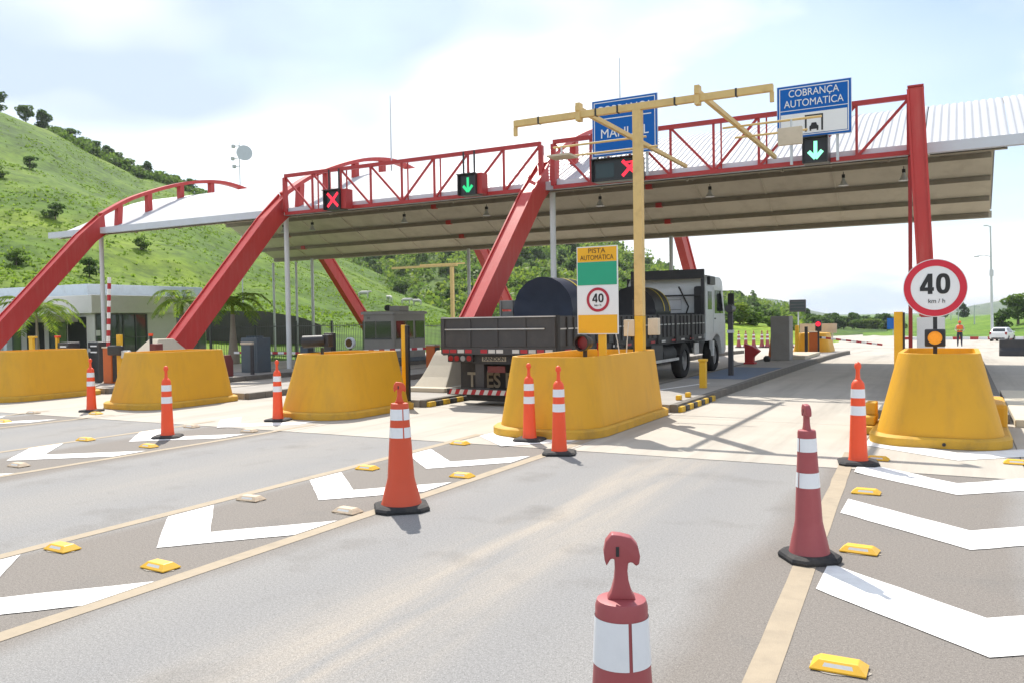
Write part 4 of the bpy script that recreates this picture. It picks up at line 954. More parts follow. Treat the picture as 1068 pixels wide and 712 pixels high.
# rear reflective bar
seq = 'RWRWRWWRWRWRW'; n = len(seq)
MB().box(XL, XR, Y0 - .005, Y0 + .05, 1.02, 1.165).build('rear_crossbar', 'truck_grey', T)
for i, ch in enumerate(('R', 'R', 'W', 'R', 'W', 'R', 'W', 'W', 'R', 'W', 'R', 'W', 'R', 'W')):
    x = XL + .02 + (XR - XL - .06) * i / 14
    if i in (4, 8): continue
    MB().box(x, x + .15, Y0 - .010, Y0 - .006, 1.05, 1.12).build('rear_reflector', 'tape_red' if ch == 'R' else 'tape_white', T)
for sx in (0, 1):
    xa = XL + .12 if sx == 0 else XR - .68
    h = MB().box(xa, xa + .58, Y0 + .02, Y0 + .14, .87, 1.015).build('tail_light_box', 'truck_dark', T, bevel=.01)
    for i in range(4):
        MB().disc((xa + .075 + i * .143, Y0 + .008, .942), .056, .013, 20).build('tail_lamp', 'lamp_amber' if (sx == 1 and i == 3) else ('rim' if (sx == 0 and i == 2) else 'lamp_red'), h)
bm_ = MB().box(XL + .62, XR - .70, Y0 + .10, Y0 + .2, .83, 1.015).build('rear_beam', 'truck_dark', T)
MB().box(-8.32, -7.78, Y0 + .09, Y0 + .099, .885, .975).build('name_plate', 'truck_letter', bm_)
text('RANDON', .105, (-8.05, Y0 + .086, .93), 'truck_dark', bm_, sx=1.05, ext=.002, bold=.002)
MB().box(-8.24, -7.84, Y0 + .16, Y0 + .175, .66, .79).build('licence_plate', 'maroon_box', T, bevel=.006)
for x in (-8.40, -7.44): MB().box(x - .10, x + .10, Y0 + .12, Y0 + .24, .36, .86).build('chassis_strut', 'truck_grey', T, bevel=.01)
ff = MB().box(XL + .05, XR - .05, Y0 + .62, Y0 + .66, .30, .95).build('mud_flap', 'truck_dark', T)
text('TRÊS R', .42, (-8.43, Y0 + .612, .46), 'truck_letter', ff, sx=.86, ext=.003, bold=.010)
ub = MB().box(XL + .12, XR - .12, Y0 - .03, Y0 + .09, .22, .345).build('underrun_bar', 'truck_dark', T, bevel=.012)
for i in range(24):
    x = XL + .16 + i * .094
    if x > XR - .25: break
    MB().prism([(x, .235), (x + .047, .235), (x + .090, .33), (x + .043, .33)], 'y', Y0 - .036, Y0 - .031).build('stripe', 'tape_red' if i % 2 == 0 else 'tape_white', ub)
    MB().prism([(x + .049, .235), (x + .092, .235), (x + .135, .33), (x + .092, .33)], 'y', Y0 - .036, Y0 - .031).build('stripe', 'tape_white' if i % 2 == 0 else 'tape_red', ub)
MB().box(XL + .5, XR - .5, Y0 + .1, Y0 + .5, .10, .22).build('lower_step', 'truck_dark', T)
for x in (-8.35, -7.5): MB().box(x - .06, x + .06, Y0 + .2, 27.0, .72, .98).build('chassis_rail', 'truck_dark', T)
def wheel(x, y, s, dual):
    w = thing('wheel', '', 'x'); del w['label'], w['category']
    bpy.data.objects.remove(w)
    ty = MB(); r = .50; wd = .28
    prof = [(.29, -wd/2), (.44, -wd/2), (r - .015, -wd/2 + .03), (r, -wd/2 + .06), (r, wd/2 - .06), (r - .015, wd/2 - .03), (.44, wd/2), (.29, wd/2)]
    ty.loft([[(x + z, y + rr * math.cos(2*math.pi*j/28), .505 + rr * math.sin(2*math.pi*j/28)) for j in range(28)] for rr, z in prof], 0, caps=False)
    o = ty.build('wheel', 'tyre', T, smooth=35)
    MB().loft([[(x + z * s, y + rr * math.cos(2*math.pi*j/20), .505 + rr * math.sin(2*math.pi*j/20)) for j in range(20)] for rr, z in ((.29, -.12), (.295, .10), (.26, .08), (.22, -.02), (.12, -.03), (.11, .06), (.02, .07))], 0, caps=False).build('rim', 'rim', o, smooth=35)
for y in (16.3, 17.55, 22.55, 25.75):
    for s in (-1, 1):
        xx = XR - .17 if s > 0 else XL + .17
        wheel(xx, y, s, False)
        if y < 18: wheel(xx - s * .33, y, s, True)
for s, X in ((1, XR), (-1, XL)):
    for y in (16.3, 17.55, 22.55):
        b = MB(); P_ = [Vector((y - .60 * math.cos(a), .505 + .60 * math.sin(a))) for a in [math.pi * i / 10 for i in range(1, 10)]]
        sweep(b, P_, X - s * .17, .34, .02); b.build('mudguard', 'truck_dark', T)
    MB().box(X - .40 if s > 0 else X, X if s > 0 else X + .40, 19.6, 20.5, .58, 1.0).build('tool_box', 'truck_grey', T, bevel=.02)
    MB().tube((X - s * .3, 20.7, .72), (X - s * .3, 21.8, .72), .26, n=20).build('fuel_tank', 'truck_dark', T, smooth=40)
    MB().box(X - .02, X + .02, 18.3, 21.8, .55, .62).build('side_guard', 'truck_rail', T)
# headboard frame
hb = MB(); hb.box(-8.95, XR, Y1 + .02, Y1 + .09, 2.82, 3.10); hb.box(-8.95, -8.85, Y1 + .02, Y1 + .09, 1.2, 2.815); hb.box(XR - .10, XR, Y1 + .02, Y1 + .09, 1.2, 2.815)
for z in (1.75, 2.3): hb.box(-8.84, XR - .11, Y1 + .03, Y1 + .08, z, z + .05)
hb.build('headboard', 'black_metal', T)
# cab
CX0, CX1, CY0, CY1 = -9.16, -6.70, 24.75, 27.05
prof = [(CY0, .95), (CY0, 2.72), (CY0 + .25, 2.95), (CY1 - .55, 2.92), (CY1 - .30, 2.80), (CY1 - .02, 1.85), (CY1 + .08, 1.40), (CY1 + .10, .62), (CY1 - .05, .50), (CY1 - .42, .50), (CY1 - .50, .80), (CY1 - .66, 1.05), (CY1 - 1.0, 1.14), (CY1 - 1.34, 1.05), (CY1 - 1.56, .95)]
cab = MB().prism(prof, 'x', CX0, CX1).build('cab', 'truck_white', T, bevel=.04, smooth=40)
for s, X in ((1, CX1), (-1, CX0)):
    a, c = (X + .001, X + .012) if s > 0 else (X - .012, X - .001)
    d = MB().prism([(CY0 + .85, 1.18), (CY0 + .85, 2.60), (CY1 - .52, 2.60), (CY1 - .14, 1.72), (CY1 - .10, 1.18)], 'x', a, c).build('cab_door', 'truck_white', T, bevel=.004)
    a, c = (X + .013, X + .020) if s > 0 else (X - .020, X - .013)
    MB().prism([(CY0 + .98, 1.78), (CY0 + .98, 2.50), (CY1 - .58, 2.50), (CY1 - .28, 1.78)], 'x', a, c).build('door_window', 'glass_dark', d)
    MB().box(min(a, c), max(a, c), CY0 + .92, CY0 + 1.10, 1.60, 1.64).build('door_handle', 'black_metal', d)
    MB().prism([(CY0 + .22, 1.9), (CY0 + .22, 2.45), (CY0 + .66, 2.45), (CY0 + .66, 1.9)], 'x', a - s * .01, c - s * .01).build('side_window', 'glass_dark', cab)
    mx = X + s * .20; m_ = MB().box(mx - .10, mx + .10, CY1 - .05, CY1 + .04, 1.85, 2.42).build('mirror', 'black_metal', cab, bevel=.03)
    MB().path([(X, CY1 - .15, 2.5), (mx, CY1, 2.5), (mx, CY1, 1.75), (X, CY1 - .05, 1.72)], .018, 6).build('mirror_arm', 'black_metal', m_)
    MB().box(min(X, X + s * .1), max(X, X + s * .1), CY0 + .15, CY0 + .75, 2.65, 2.90).build('roof_fairing', 'black_metal', cab, bevel=.02)
MB().prism([(CY1 + .07, 1.90), (CY1 - .24, 2.76), (CY1 - .20, 2.78), (CY1 + .10, 1.92)], 'x', CX0 + .15, CX1 - .15).build('windscreen', 'glass_dark', cab)
MB().box(CX0 + .25, CX1 - .25, CY1 + .101, CY1 + .13, .85, 1.35).build('grille', 'black_metal', cab)
bp = MB().box(CX0 + .3, CX1 - .75, CY0 - .02, CY0 - .001, 1.3, 2.55).build('cab_rear_panel', 'aluminium', cab)
for z in (1.6, 1.9, 2.2): MB().box(CX0 + .3, CX1 - .75, CY0 - .026, CY0 - .021, z, z + .012).build('panel_seam', 'truck_grey', bp)
MB().path([(-7.45, CY0 - .1, 1.2), (-7.2, CY0 - .12, 2.0), (-7.5, CY0 - .1, 2.6)], .025, 6).build('air_hose', 'rubber', cab)
MB().box(-7.02, -6.74, CY0 - .22, CY0 - .03, 1.0, 2.60).build('air_intake', 'black_metal', cab, bevel=.08)
MB().box(CX1 - .05, CX1 + .05, CY1 - 1.75, CY1 - 1.55, .5, .95).build('step_panel', 'truck_white', cab)
MB().box(XR - .04, XR - .01, 23.4, 23.85, .62, .95).build('side_plate', 'tape_white', T)
# cargo
def coil(xc, y0, y1, r, m, label):
    t = thing('cargo_coil', label, 'coil', (xc, (y0 + y1) / 2, 1.17)); zc = 1.172 + r
    rg = random.Random(int(y0)); n = 40; rings = []
    ph = [rg.uniform(.0, 1) for _ in range(n)]
    for k, yy in enumerate(np.linspace(y0, y1, 6)):
        rings.append([(xc + (r - .03 * abs(math.sin(j * 1.7 + k)) * ph[j]) * math.cos(2*math.pi*j/n), yy, zc + (r - .02 * ph[j]) * math.sin(2*math.pi*j/n) if math.sin(2*math.pi*j/n) > -.97 else zc - r) for j in range(n)])
    in0 = [(xc + (p[0]-xc)*.55, y0 + .05 + .05 * ph[j], zc + (p[2]-zc)*.55) for j, p in enumerate(rings[0])]
    MB().loft([in0] + rings, 0).build('tarp', m, t, smooth=50)
    for yy in (y0 + (y1-y0)*.55, y1 - .12):
        b = MB(); P_ = [Vector((xc + (r + .006) * math.cos(a), zc + (r + .006) * math.sin(a))) for a in [math.pi * i / 24 for i in range(0, 25)]]
        rr = [[(p.x, yy - .03, p.y), (p.x, yy + .03, p.y)] for p in P_]; b.loft(rr, 0, caps=False, closed=False); b.build('strap', 'strap_yellow', t)
    for s in (-1, 1): MB().prism([(xc + s * .35, 1.172), (xc + s * .75, 1.172), (xc + s * .72, 1.34)], 'y', y0 + .1, y1 - .1).build('wedge', 'bark', t)
    return t
coil(-7.96, 16.2, 17.5, .72, 'tarp_blue', 'dark blue tarp-wrapped coil near the tail of the truck bed')
coil(-7.75, 21.2, 22.5, .68, 'tarp_black', 'black tarp-wrapped coil behind the truck cab')
c = thing('cargo_crate', 'small grey slatted crate beside the blue coil on the truck bed', 'crate', (-8.95, 17.0, 1.17))
for i in range(4): MB().box(-9.14, -8.76, 16.4, 17.5, 1.172 + i * .25, 1.172 + i * .25 + .20).build('slat', 'crate_grey', c, bevel=.01)
for x in (-9.1, -8.8): MB().box(x - .02, x + .02, 16.37, 16.399, 1.172, 2.12).build('corner_post', 'crate_grey', c)

#==ISLAND_GEAR==
def gate(x, y, z, lb, boom=None, m='cabinet_orange', h=.95, w=.34):
    t = thing('boom_gate', lb, 'boom gate', (x, y, z), 'lane boom gates')
    MB().box(x - w / 2, x + w / 2, y - w / 2, y + w / 2, z, z + h).build('motor_cabinet', m, t, bevel=.02)
    MB().box(x + w / 2 + .002, x + w / 2 + .02, y - w / 2 + .04, y + w / 2 - .04, z + .05, z + h - .05).build('cabinet_door', 'dark_panel', t)
    MB().box(x - w / 2 - .02, x + w / 2 + .02, y - w / 2 - .02, y + w / 2 + .02, z + h + .001, z + h + .04).build('cabinet_lid', 'box_beige' if m == 'cabinet_orange' else m, t, bevel=.012)
    if boom:
        a, c = Vector(boom[0]), Vector(boom[1]); n = boom[2]
        for i in range(n):
            p, q = a.lerp(c, i / n), a.lerp(c, (i + 1) / n)
            MB().bar(p, q, .05, .08).build('boom_stripe', 'tape_red' if i % 2 else 'sign_white', t)
        MB().tube((a.x, y + .17, a.z), (a.x, y + .25, a.z), .05).build('pivot', 'black_metal', t)
    return t
gate(-20.3, 14.75, .145, 'boom gate with raised vertical red and white arm beside the left arch', ((-20.85, 15.0, .6), (-20.68, 15.0, 3.03), 15))
gate(-15.5, 23.2, .145, 'orange boom gate with lowered arm in front of the grey booth', ((-15.6, 23.45, .78), (-18.6, 23.45, .66), 13), h=.72)
gate(-5.45, 37.2, road_z(37) + .145, 'far orange boom gate with lowered arm across the automatic lane', ((-5.2, 37.45, .72), (-2.8, 37.45, .42), 12), h=.85)
gate(-20.2, 22.3, .145, 'boom gate on the left island with arm reaching past the round white post', ((-20.4, 22.55, .62), (-24.0, 22.55, .62), 13), m='cabinet_blue', h=.7)
# grey-blue cabinet, bollards and small gear
t = thing('equipment_cabinet', 'tall blue grey equipment cabinet left of the round white post', 'cabinet', (-19.9, 19.6, .145))
MB().box(-20.25, -19.55, 19.3, 19.9, .145, 1.24).build('cabinet_body', 'cabinet_blue', t, bevel=.02)
MB().box(-20.18, -19.62, 19.285, 19.298, .22, 1.15).build('door', 'cabinet_blue', t)
for i in range(6): MB().box(-20.22 + i * .12, -20.17 + i * .12, 19.5, 19.6, 1.241, 1.30).build('top_fin', 'cabinet_blue', t)
t = thing('camera_post', 'short dark post with pale camera arm in front of the blue grey cabinet', 'camera', (-19.05, 18.6, .145))
MB().tube((-19.05, 18.6, .145), (-19.05, 18.6, 1.05), .06, n=12).build('post', 'dark_panel', t, smooth=40); MB().box(-19.5, -19.0, 18.55, 18.65, 1.051, 1.13).build('camera', 'box_beige', t, bevel=.02)
tag(MB().loft([rrect(-19.35, -19.05, 17.5, 17.9, .1, .1, z) for z in (.145, .6)] + [rrect(-19.3, -19.1, 17.55, 17.85, .08, .08, .78)]).build('rounded_bollard', 'maroon_box', smooth=40, loc=(-19.2, 17.7, .145)), 'dark maroon rounded bollard behind the second barrier', 'bollard')
t = thing('lane_camera', 'black cylindrical camera on the top of the barrier left of the truck', 'camera', (-10.55, 12.2, .99))
MB().tube((-10.35, 12.2, .98), (-10.35, 12.2, 1.22), .03).build('stalk', 'black_metal', t); MB().tube((-10.72, 12.1, 1.33), (-10.30, 12.25, 1.35), .115, .105, 18).build('camera_body', 'black_metal', t, smooth=40)
MB().box(-10.33, -10.18, 12.18, 12.32, 1.24, 1.46).build('rear_box', 'black_metal', t, bevel=.01); MB().tube((-10.735, 12.095, 1.33), (-10.722, 12.099, 1.33), .085, n=18).build('lens', 'glass_dark', t)
t.location.x -= .32
def sig(x, y, z, lb, disc=False, h=.55):
    t = thing('lane_light', lb, 'signal', (x, y, z))
    MB().tube((x, y, z), (x, y, z + h), .035).build('stalk', 'black_metal', t)
    if disc: MB().disc((x, y - .06, z + h + .12), .15, .10, 20).build('lamp_head', 'dish_grey', t, smooth=40); MB().disc((x, y - .075, z + h + .12), .11, .012, 20).build('lens', 'glass_dark', t)
    else:
        MB().box(x - .13, x + .13, y - .1, y + .1, z + h, z + h + .52).build('lamp_head', 'black_metal', t, bevel=.02); MB().box(x - .3, x + .3, y - .2, y + .15, z, z + .42).build('control_box', 'dark_plastic', t, bevel=.02)
sig(-14.95, 17.4, .145, 'black signal head on a dark box behind the middle barrier', h=.74)
sig(-14.9, 18.2, .145, 'round grey signal disc right of the black signal head', True, .85)
t = thing('lane_camera', 'black camera clamped on a yellow post behind the second barrier', 'camera', (-19.5, 14.4, .145))
MB().box(-19.58, -19.42, 14.35, 14.43, .145, 1.46).build('post', 'gantry_yellow', t, bevel=.006); MB().box(-19.8, -19.25, 14.22, 14.348, .92, 1.18).build('camera_body', 'black_metal', t, bevel=.05); MB().box(-19.28, -19.0, 14.25, 14.36, .85, 1.05).build('side_arm', 'galv', t, bevel=.02)
t = thing('beacon_post', 'slim black post with small red cap behind the second barrier', 'post', (-19.3, 15.2, .145))
MB().tube((-19.3, 15.2, .145), (-19.3, 15.2, 1.40), .04, n=10).build('post', 'black_metal', t); MB().tube((-19.3, 15.2, 1.401), (-19.3, 15.2, 1.47), .06, n=10).build('cap', 'cone_orange', t)
MB().box(-19.25, -19.0, 15.1, 15.35, .3, 1.2).build('cabinet', 'maroon_box', t, bevel=.03)
for k, (x, y) in enumerate(((-23.6, 15.7), (-22.9, 16.2))):
    t = thing('payment_machine', ('left' if k == 0 else 'right') + ' dark lane machine with pale buttons behind the leftmost barrier', 'machine', (x, y, .0))
    MB().box(x - .25, x + .25, y - .2, y + .2, 0.0, 1.22).build('casing', 'dark_plastic', t, bevel=.03)
    for i in range(2): MB().box(x - .1, x + .18, y - .22, y - .201, .9 + i * .18, .94 + i * .18).build('slot', 'sign_white', t)
    MB().disc((x - .17, y - .22, .98), .06, .018, 14).build('dial', 'galv', t)
# things on the right-hand lane island
t = thing('guard_post', 'short square yellow post on the island beside the truck', 'post', (-4.92, 17.9, .145))
MB().box(-4.99, -4.85, 17.83, 17.97, .145, .72).build('shaft', 'gantry_yellow', t, bevel=.01); MB().box(-5.01, -4.83, 17.81, 17.99, .721, .78).build('cap', 'gantry_yellow', t, bevel=.02)
for i, y in enumerate((15.1, 15.7)):
    tag(MB().box(-4.68, -4.58, y, y + .12, .145, .24).build('kerb_marker', 'gantry_yellow', bevel=.02, loc=(-4.63, y, .145)), ('nearer' if i == 0 else 'farther') + ' tiny yellow block on the kerb behind the sign barrier', 'marker')
t = thing('reader_post', 'tall slim black post with a reader head beside the truck cab', 'post', (-5.28, 21.9, .145))
MB().box(-5.34, -5.22, 21.84, 21.96, .145, 2.0).build('post', 'dark_panel', t, bevel=.008); MB().tube((-5.28, 21.7, 1.88), (-5.28, 22.1, 1.88), .10, n=16).build('reader_head', 'dark_plastic', t, smooth=40); MB().box(-5.36, -5.20, 21.83, 21.97, 1.25, 1.33).build('clamp', 'galv', t)
t = thing('concrete_cabinet', 'tall plain grey cabinet on a low slab beyond the truck', 'cabinet', (-5.45, 30.2, .145))
MB().box(-5.78, -5.15, 29.7, 30.4, .145, 1.66).build('body', 'cabinet_grey', t, bevel=.015); MB().box(-5.9, -4.75, 30.41, 34.0, .145, .26).build('base_slab', 'pale_concrete', t, bevel=.01)
t = thing('red_deflector', 'dark red wedge-shaped plastic deflector by the truck front wheel', 'deflector', (-6.05, 27.0, .14))
MB().prism([(-6.12, .15), (-5.86, .15), (-5.84, .38), (-5.64, .56), (-5.84, .70), (-6.12, .80)], 'y', 27.2, 27.5).build('wedge', 'red_plastic', t, bevel=.03); MB().box(-6.14, -5.8, 27.15, 27.55, .146, .2).build('foot', 'red_plastic', t)
tag(MB().loft([rrect(-6.13, -5.35, 30.9, 31.7, .2, .2, z) for z in (.145, .3)] + [rrect(-6.03, -5.5, 31.0, 31.6, .15, .15, 1.15)]).build('orange_cabinet', 'cabinet_orange', loc=(-5.75, 31.3, .145)), 'orange tapered block seen just past the truck cab', 'block')
tag(MB().lathe([(.09, .145), (.12, .2), (.12, .28), (.06, .34)], 14, (-5.75, 28.9, 0)).build('dome_marker', 'black_metal', smooth=50, loc=(-5.75, 28.9, .145)), 'small black dome marker left of the plain grey cabinet', 'marker')
zf = road_z(38)
t = thing('crash_barrier', 'small far yellow barrier behind the far boom gate', 'barrier', (-5.6, 38.6, zf))
MB().loft([rrect(-6.5, -4.9, 37.9, 39.9, .4, .3, zf + .14), rrect(-6.25, -5.1, 38.05, 39.8, .3, .2, zf + .95)]).build('barrier_shell', 'barrier_yellow', t, smooth=35)
t = thing('lane_light', 'far red stop light on a black pole beside the far yellow barrier', 'signal', (-5.15, 36.4, zf))
MB().tube((-5.15, 36.4, zf + .14), (-5.15, 36.4, 1.0), .04).build('pole', 'black_metal', t); MB().box(-5.27, -5.03, 36.33, 36.47, 1.001, 1.45).build('head', 'black_metal', t, bevel=.03)
MB().disc((-5.15, 36.31, 1.30), .10, .015, 18).build('red_lens', 'led_red', t)
t = thing('delineator_post', 'far yellow post left of the far stop light', 'post', (-6.1, 37.0, zf)); MB().box(-6.17, -6.03, 36.9, 37.1, zf + .14, 1.25).build('post', 'gantry_yellow', t, bevel=.01)
t = thing('delineator_post', 'far slim black post between the far yellow post and stop light', 'post', (-5.62, 36.3, zf)); MB().box(-5.68, -5.56, 36.25, 36.35, zf + .14, 1.2).build('post', 'black_metal', t, bevel=.01)
t = thing('board_sign', 'far beige board behind the far yellow barrier', 'sign', (-5.7, 40.2, zf)); MB().box(-6.5, -4.9, 40.2, 40.26, .85, 1.28).build('board', 'box_beige', t)
for x in (-6.3, -5.1): MB().box(x - .03, x + .03, 40.27, 40.32, zf - .05, 1.2).build('leg', 'galv', t)
t = thing('message_board', 'dark electronic message board on a tall pole beyond the canopy', 'sign', (-10.3, 62.8, road_z(62)))
MB().box(-10.86, -9.74, 62.7, 62.95, 1.90, 2.78).build('panel', 'dark_panel', t, bevel=.02)
for i in range(3): MB().box(-10.78, -9.82, 62.69, 62.698, 2.05 + i * .22, 2.15 + i * .22).build('text_row', 'led_glass', t)
MB().tube((-10.3, 63.05, road_z(62)), (-10.3, 63.05, 2.6), .05).build('pole', 'galv', t)
# booth
t = thing('toll_booth', 'small grey toll booth with dark windows and rooftop unit left of the truck', 'booth', (-19.6, 26.6, .145))
x0, x1, y0, y1, z0, z1 = -20.35, -18.85, 25.6, 27.75, .145, 1.80
MB().loft([rrect(x0, x1, y0, y1, .12, .12, z0), rrect(x0, x1, y0, y1, .12, .12, z1)]).build('wall', 'booth_wall', t, smooth=30)
MB().loft([rrect(x0 - .08, x1 + .08, y0 - .08, y1 + .08, .15, .15, z1 + .001), rrect(x0 - .08, x1 + .08, y0 - .08, y1 + .08, .15, .15, z1 + .09), rrect(x0, x1, y0, y1, .1, .1, z1 + .12)]).build('roof', 'booth_roof', t, smooth=30)
rf = MB().box(-19.5, -19.0, 26.2, 26.8, z1 + .121, z1 + .32).build('rooftop_unit', 'booth_wall', t, bevel=.02); MB().tube((-19.75, 26.4, z1 + .25), (-19.55, 26.2, z1 + .25), .12, n=14).build('fan_drum', 'black_metal', t)
for nm, a in (('front_window', (x0 + .12, x0 + .62)), ('front_window', (x0 + .66, x1 - .14))):
    w = MB().box(a[0], a[1], y0 - .012, y0 - .001, 0.88, 1.54).build(nm, 'booth_glass', t); MB().box(a[0] - .03, a[1] + .03, y0 - .02, y0 - .002, .84, .878).build('sill', 'office_frame', w)
for a in ((y0 + .14, y0 + .75), (y0 + .8, y0 + 1.25), (y0 + 1.4, y1 - .15)):
    w = MB().box(x1 + .001, x1 + .012, a[0], a[1], 0.88, 1.54).build('side_window', 'booth_glass', t); MB().box(x1 + .002, x1 + .02, a[0] - .02, a[1] + .02, .84, .878).build('sill', 'office_frame', w)
MB().box(x1 + .001, x1 + .008, y0 + .8, y0 + 1.25, .2, .83).build('door', 'booth_roof', t)
text('04', .13, (x0 + .3, y0 - .004, 1.66), 'sign_black', t, ext=.002)
b = MB().box(-20.4, -18.7, 24.6, 28.4, .145, .30); tag(b.build('booth_step', 'cabinet_blue', bevel=.02, loc=(-19.5, 26.5, .145)), 'low blue grey step slab under the grey booth', 'step')
t.location.z += .16
#==BACKGROUND==
# ------------------------------------------------------------------ office building
t = thing('office_building', 'low white office building with dark glass front left of the palms', 'building', (-36, 26, 0))
BX, BY0, BY1, BZ = -33.9, 23.5, 30.0, 3.06
MB().box(-60, BX, BY0 + .3, BY1, 0, 2.25).build('wall', 'office_white', t)
MB().box(-60, BX + .25, BY0, BY1 + .2, 2.251, BZ).build('roof_fascia', 'office_white', t, bevel=.02)
MB().box(-60, -37.5, BY0 + 2.5, BY1 + 3, BZ + .001, 3.75).build('upper_storey', 'office_blue', t, bevel=.02)
f = MB().box(BX + .001, BX + .03, BY0 + .35, 26.45, .12, 2.2).build('glass_front', 'office_glass', t)
for y in (23.85, 24.55, 25.2, 25.85, 26.45): MB().box(BX + .031, BX + .07, y - .03, y + .03, .1, 2.22).build('mullion', 'office_frame', f)
for z in (.1, 1.15, 2.2): MB().box(BX + .031, BX + .065, BY0 + .35, 26.45, z - .025, z + .025).build('transom', 'office_frame', f)
f = MB().box(BX + .001, BX + .03, 28.2, BY1 - .05, .12, 2.2).build('glass_front', 'office_glass', t)
MB().box(BX + .031, BX + .06, 29.0, 29.06, .1, 2.22).build('mullion', 'office_frame', f)
for i, x in enumerate((-35.1, -36.5, -38.2, -40.0, -42.0)):
    w = MB().box(x - .62, x + .62, BY0 + .27, BY0 + .299, .1, 2.1).build('window', 'office_dark' if i % 2 == 0 else 'office_glass', t); MB().box(x - .66, x - .621, BY0 + .25, BY0 + .3, .08, 2.15).build('frame', 'office_frame', w)
MB().box(-45, -34.6, BY0 - 2.2, BY0 - .001, 1.88, 2.15).build('entrance_canopy', 'island_concrete', t, bevel=.02)
for x in (-36.6, -40.5, -44): MB().box(x - .12, x + .12, BY0 - 2.1, BY0 - 1.86, 0, 1.879).build('canopy_pillar', 'office_blue', t)
MB().box(BX + .072, BX + .09, 23.8, 24.0, 1.25, 1.5).build('notice_sheet', 'sign_white', t)
# ------------------------------------------------------------------ fence and retaining wall
t = thing('metal_fence', 'dark metal picket fence along the lawn behind the toll lanes', 'fence', (-28.2, 35, 0))
for i in range(13):
    y = 25.2 + i * 2.6; MB().box(-28.25, -28.15, y - .04, y + .04, ground_z(-28.2, y) - .05, ground_z(-28.2, y) + 1.9).build('fence_post', 'fence_metal', t)
    if i < 12:
        z = ground_z(-28.2, y + 1.3)
        for k in (.35, 1.65): MB().bar((-28.2, y + .04, z + k), (-28.2, y + 2.56, z + k), .03, .04).build('fence_rail', 'fence_metal', t)
b = MB()
for i in range(12):
    for k in range(1, 18):
        y = 25.2 + i * 2.6 + k * .144; z = ground_z(-28.2, y); b.box(-28.208, -28.192, y - .008, y + .008, z + .12, z + 1.8)
o = b.build('picket_bars', 'fence_metal', t); o['kind'] = 'stuff'
def wallpt(az, r): return (-r * math.sin(R(az)), r * math.cos(R(az)))
b = MB(); rings = []
for az in np.linspace(41.2, 54, 24):
    rg = 50 + (az - 41) * .1; x, y = wallpt(az, rg); x2, y2 = wallpt(az, rg + .5); z = ground_z(x, y) - .1; zt = interp(az, [(41, 1.45), (42.5, 2.0), (45, 2.4), (54, 2.55)])
    rings.append([(x, y, z), (x2, y2, z), (x2, y2, zt), (x, y, zt)])
tag(b.loft(rings).build('retaining_wall', 'wall_dark', loc=(-34, 37, 0)), 'dark retaining wall at the foot of the grassy hill behind the palm', 'wall')
# ------------------------------------------------------------------ palms
def palm(h, spread, seed, r0=.24):
    rg = random.Random(seed); t = thing('palm_tree', '', 'palm tree', (0, 0, 0), 'palms by the office')
    MB().lathe([(r0, -.1), (r0 * 1.08, .15), (r0 * .95, .45), (r0 * .62, h * .45), (r0 * .42, h * .75), (r0 * .36, h * .9), (.05, h)], 14).build('trunk', 'palm_bark', t, smooth=50)
    MB().lathe([(r0 * .34, h * .88), (r0 * .36, h * .95), (r0 * .2, h + .22), (.02, h + .3)], 10).build('crownshaft', 'leaf_palm', t, smooth=50)
    for k in range(15):
        a = 2 * math.pi * k / 15 + rg.uniform(-.2, .2); L_ = spread * rg.uniform(.85, 1.15); up = rg.uniform(.35, 1.5); b = MB(); pts = []
        for i in range(11):
            u = i / 10; rr = L_ * (u - .10 * u * u); zz = h + .12 + L_ * (up * u - (.62 + up * .55) * u * u)
            pts.append(Vector((rr * math.cos(a), rr * math.sin(a), zz)))
        b.path(pts, [.022 - .0018 * i for i in range(11)], 4)
        for i in range(1, 11):
            for m_ in (0, .33, .66):
                if i == 10 and m_ > 0: continue
                p = pts[i].lerp(pts[min(10, i + 1)], m_); d = (pts[min(10, i + 1)] - pts[i - 1]).normalized(); side = d.cross(Vector((0, 0, 1))).normalized()
                ll = L_ * .25 * math.sin(math.pi * (.12 + .83 * (i + m_) / 11)) * rg.uniform(.8, 1.1)
                for s in (-1, 1):
                    tip = p + side * s * ll * .78 + d * ll * .55 + Vector((0, 0, -ll * rg.uniform(.1, .45))); w = d * .035 * spread * .5
                    mid = p.lerp(tip, .45) + Vector((0, 0, .05 * ll)); b.add([p - w * .4, p + w * .4, mid + w, tip, mid - w], [(0, 1, 2, 3, 4)])
        b.build('frond', 'leaf_palm', t)
    return t
p1 = palm(2.35, 1.75, 1); p1['label'] = 'palm with swollen trunk behind the fence left of the round white post'; p1.location = (-27.3, 25.6, -.05)
p2 = palm(2.6, 1.7, 2, .2); p2['label'] = 'palm at the right end of the white office wall behind the red leg'; p2.location = (-31.6, 26.6, -.05)
p3 = palm(2.2, 1.9, 3, .12); p3['label'] = 'yellowish young palm in front of the office behind the leftmost red leg'; p3.location = (-33.0, 20.6, -.05)
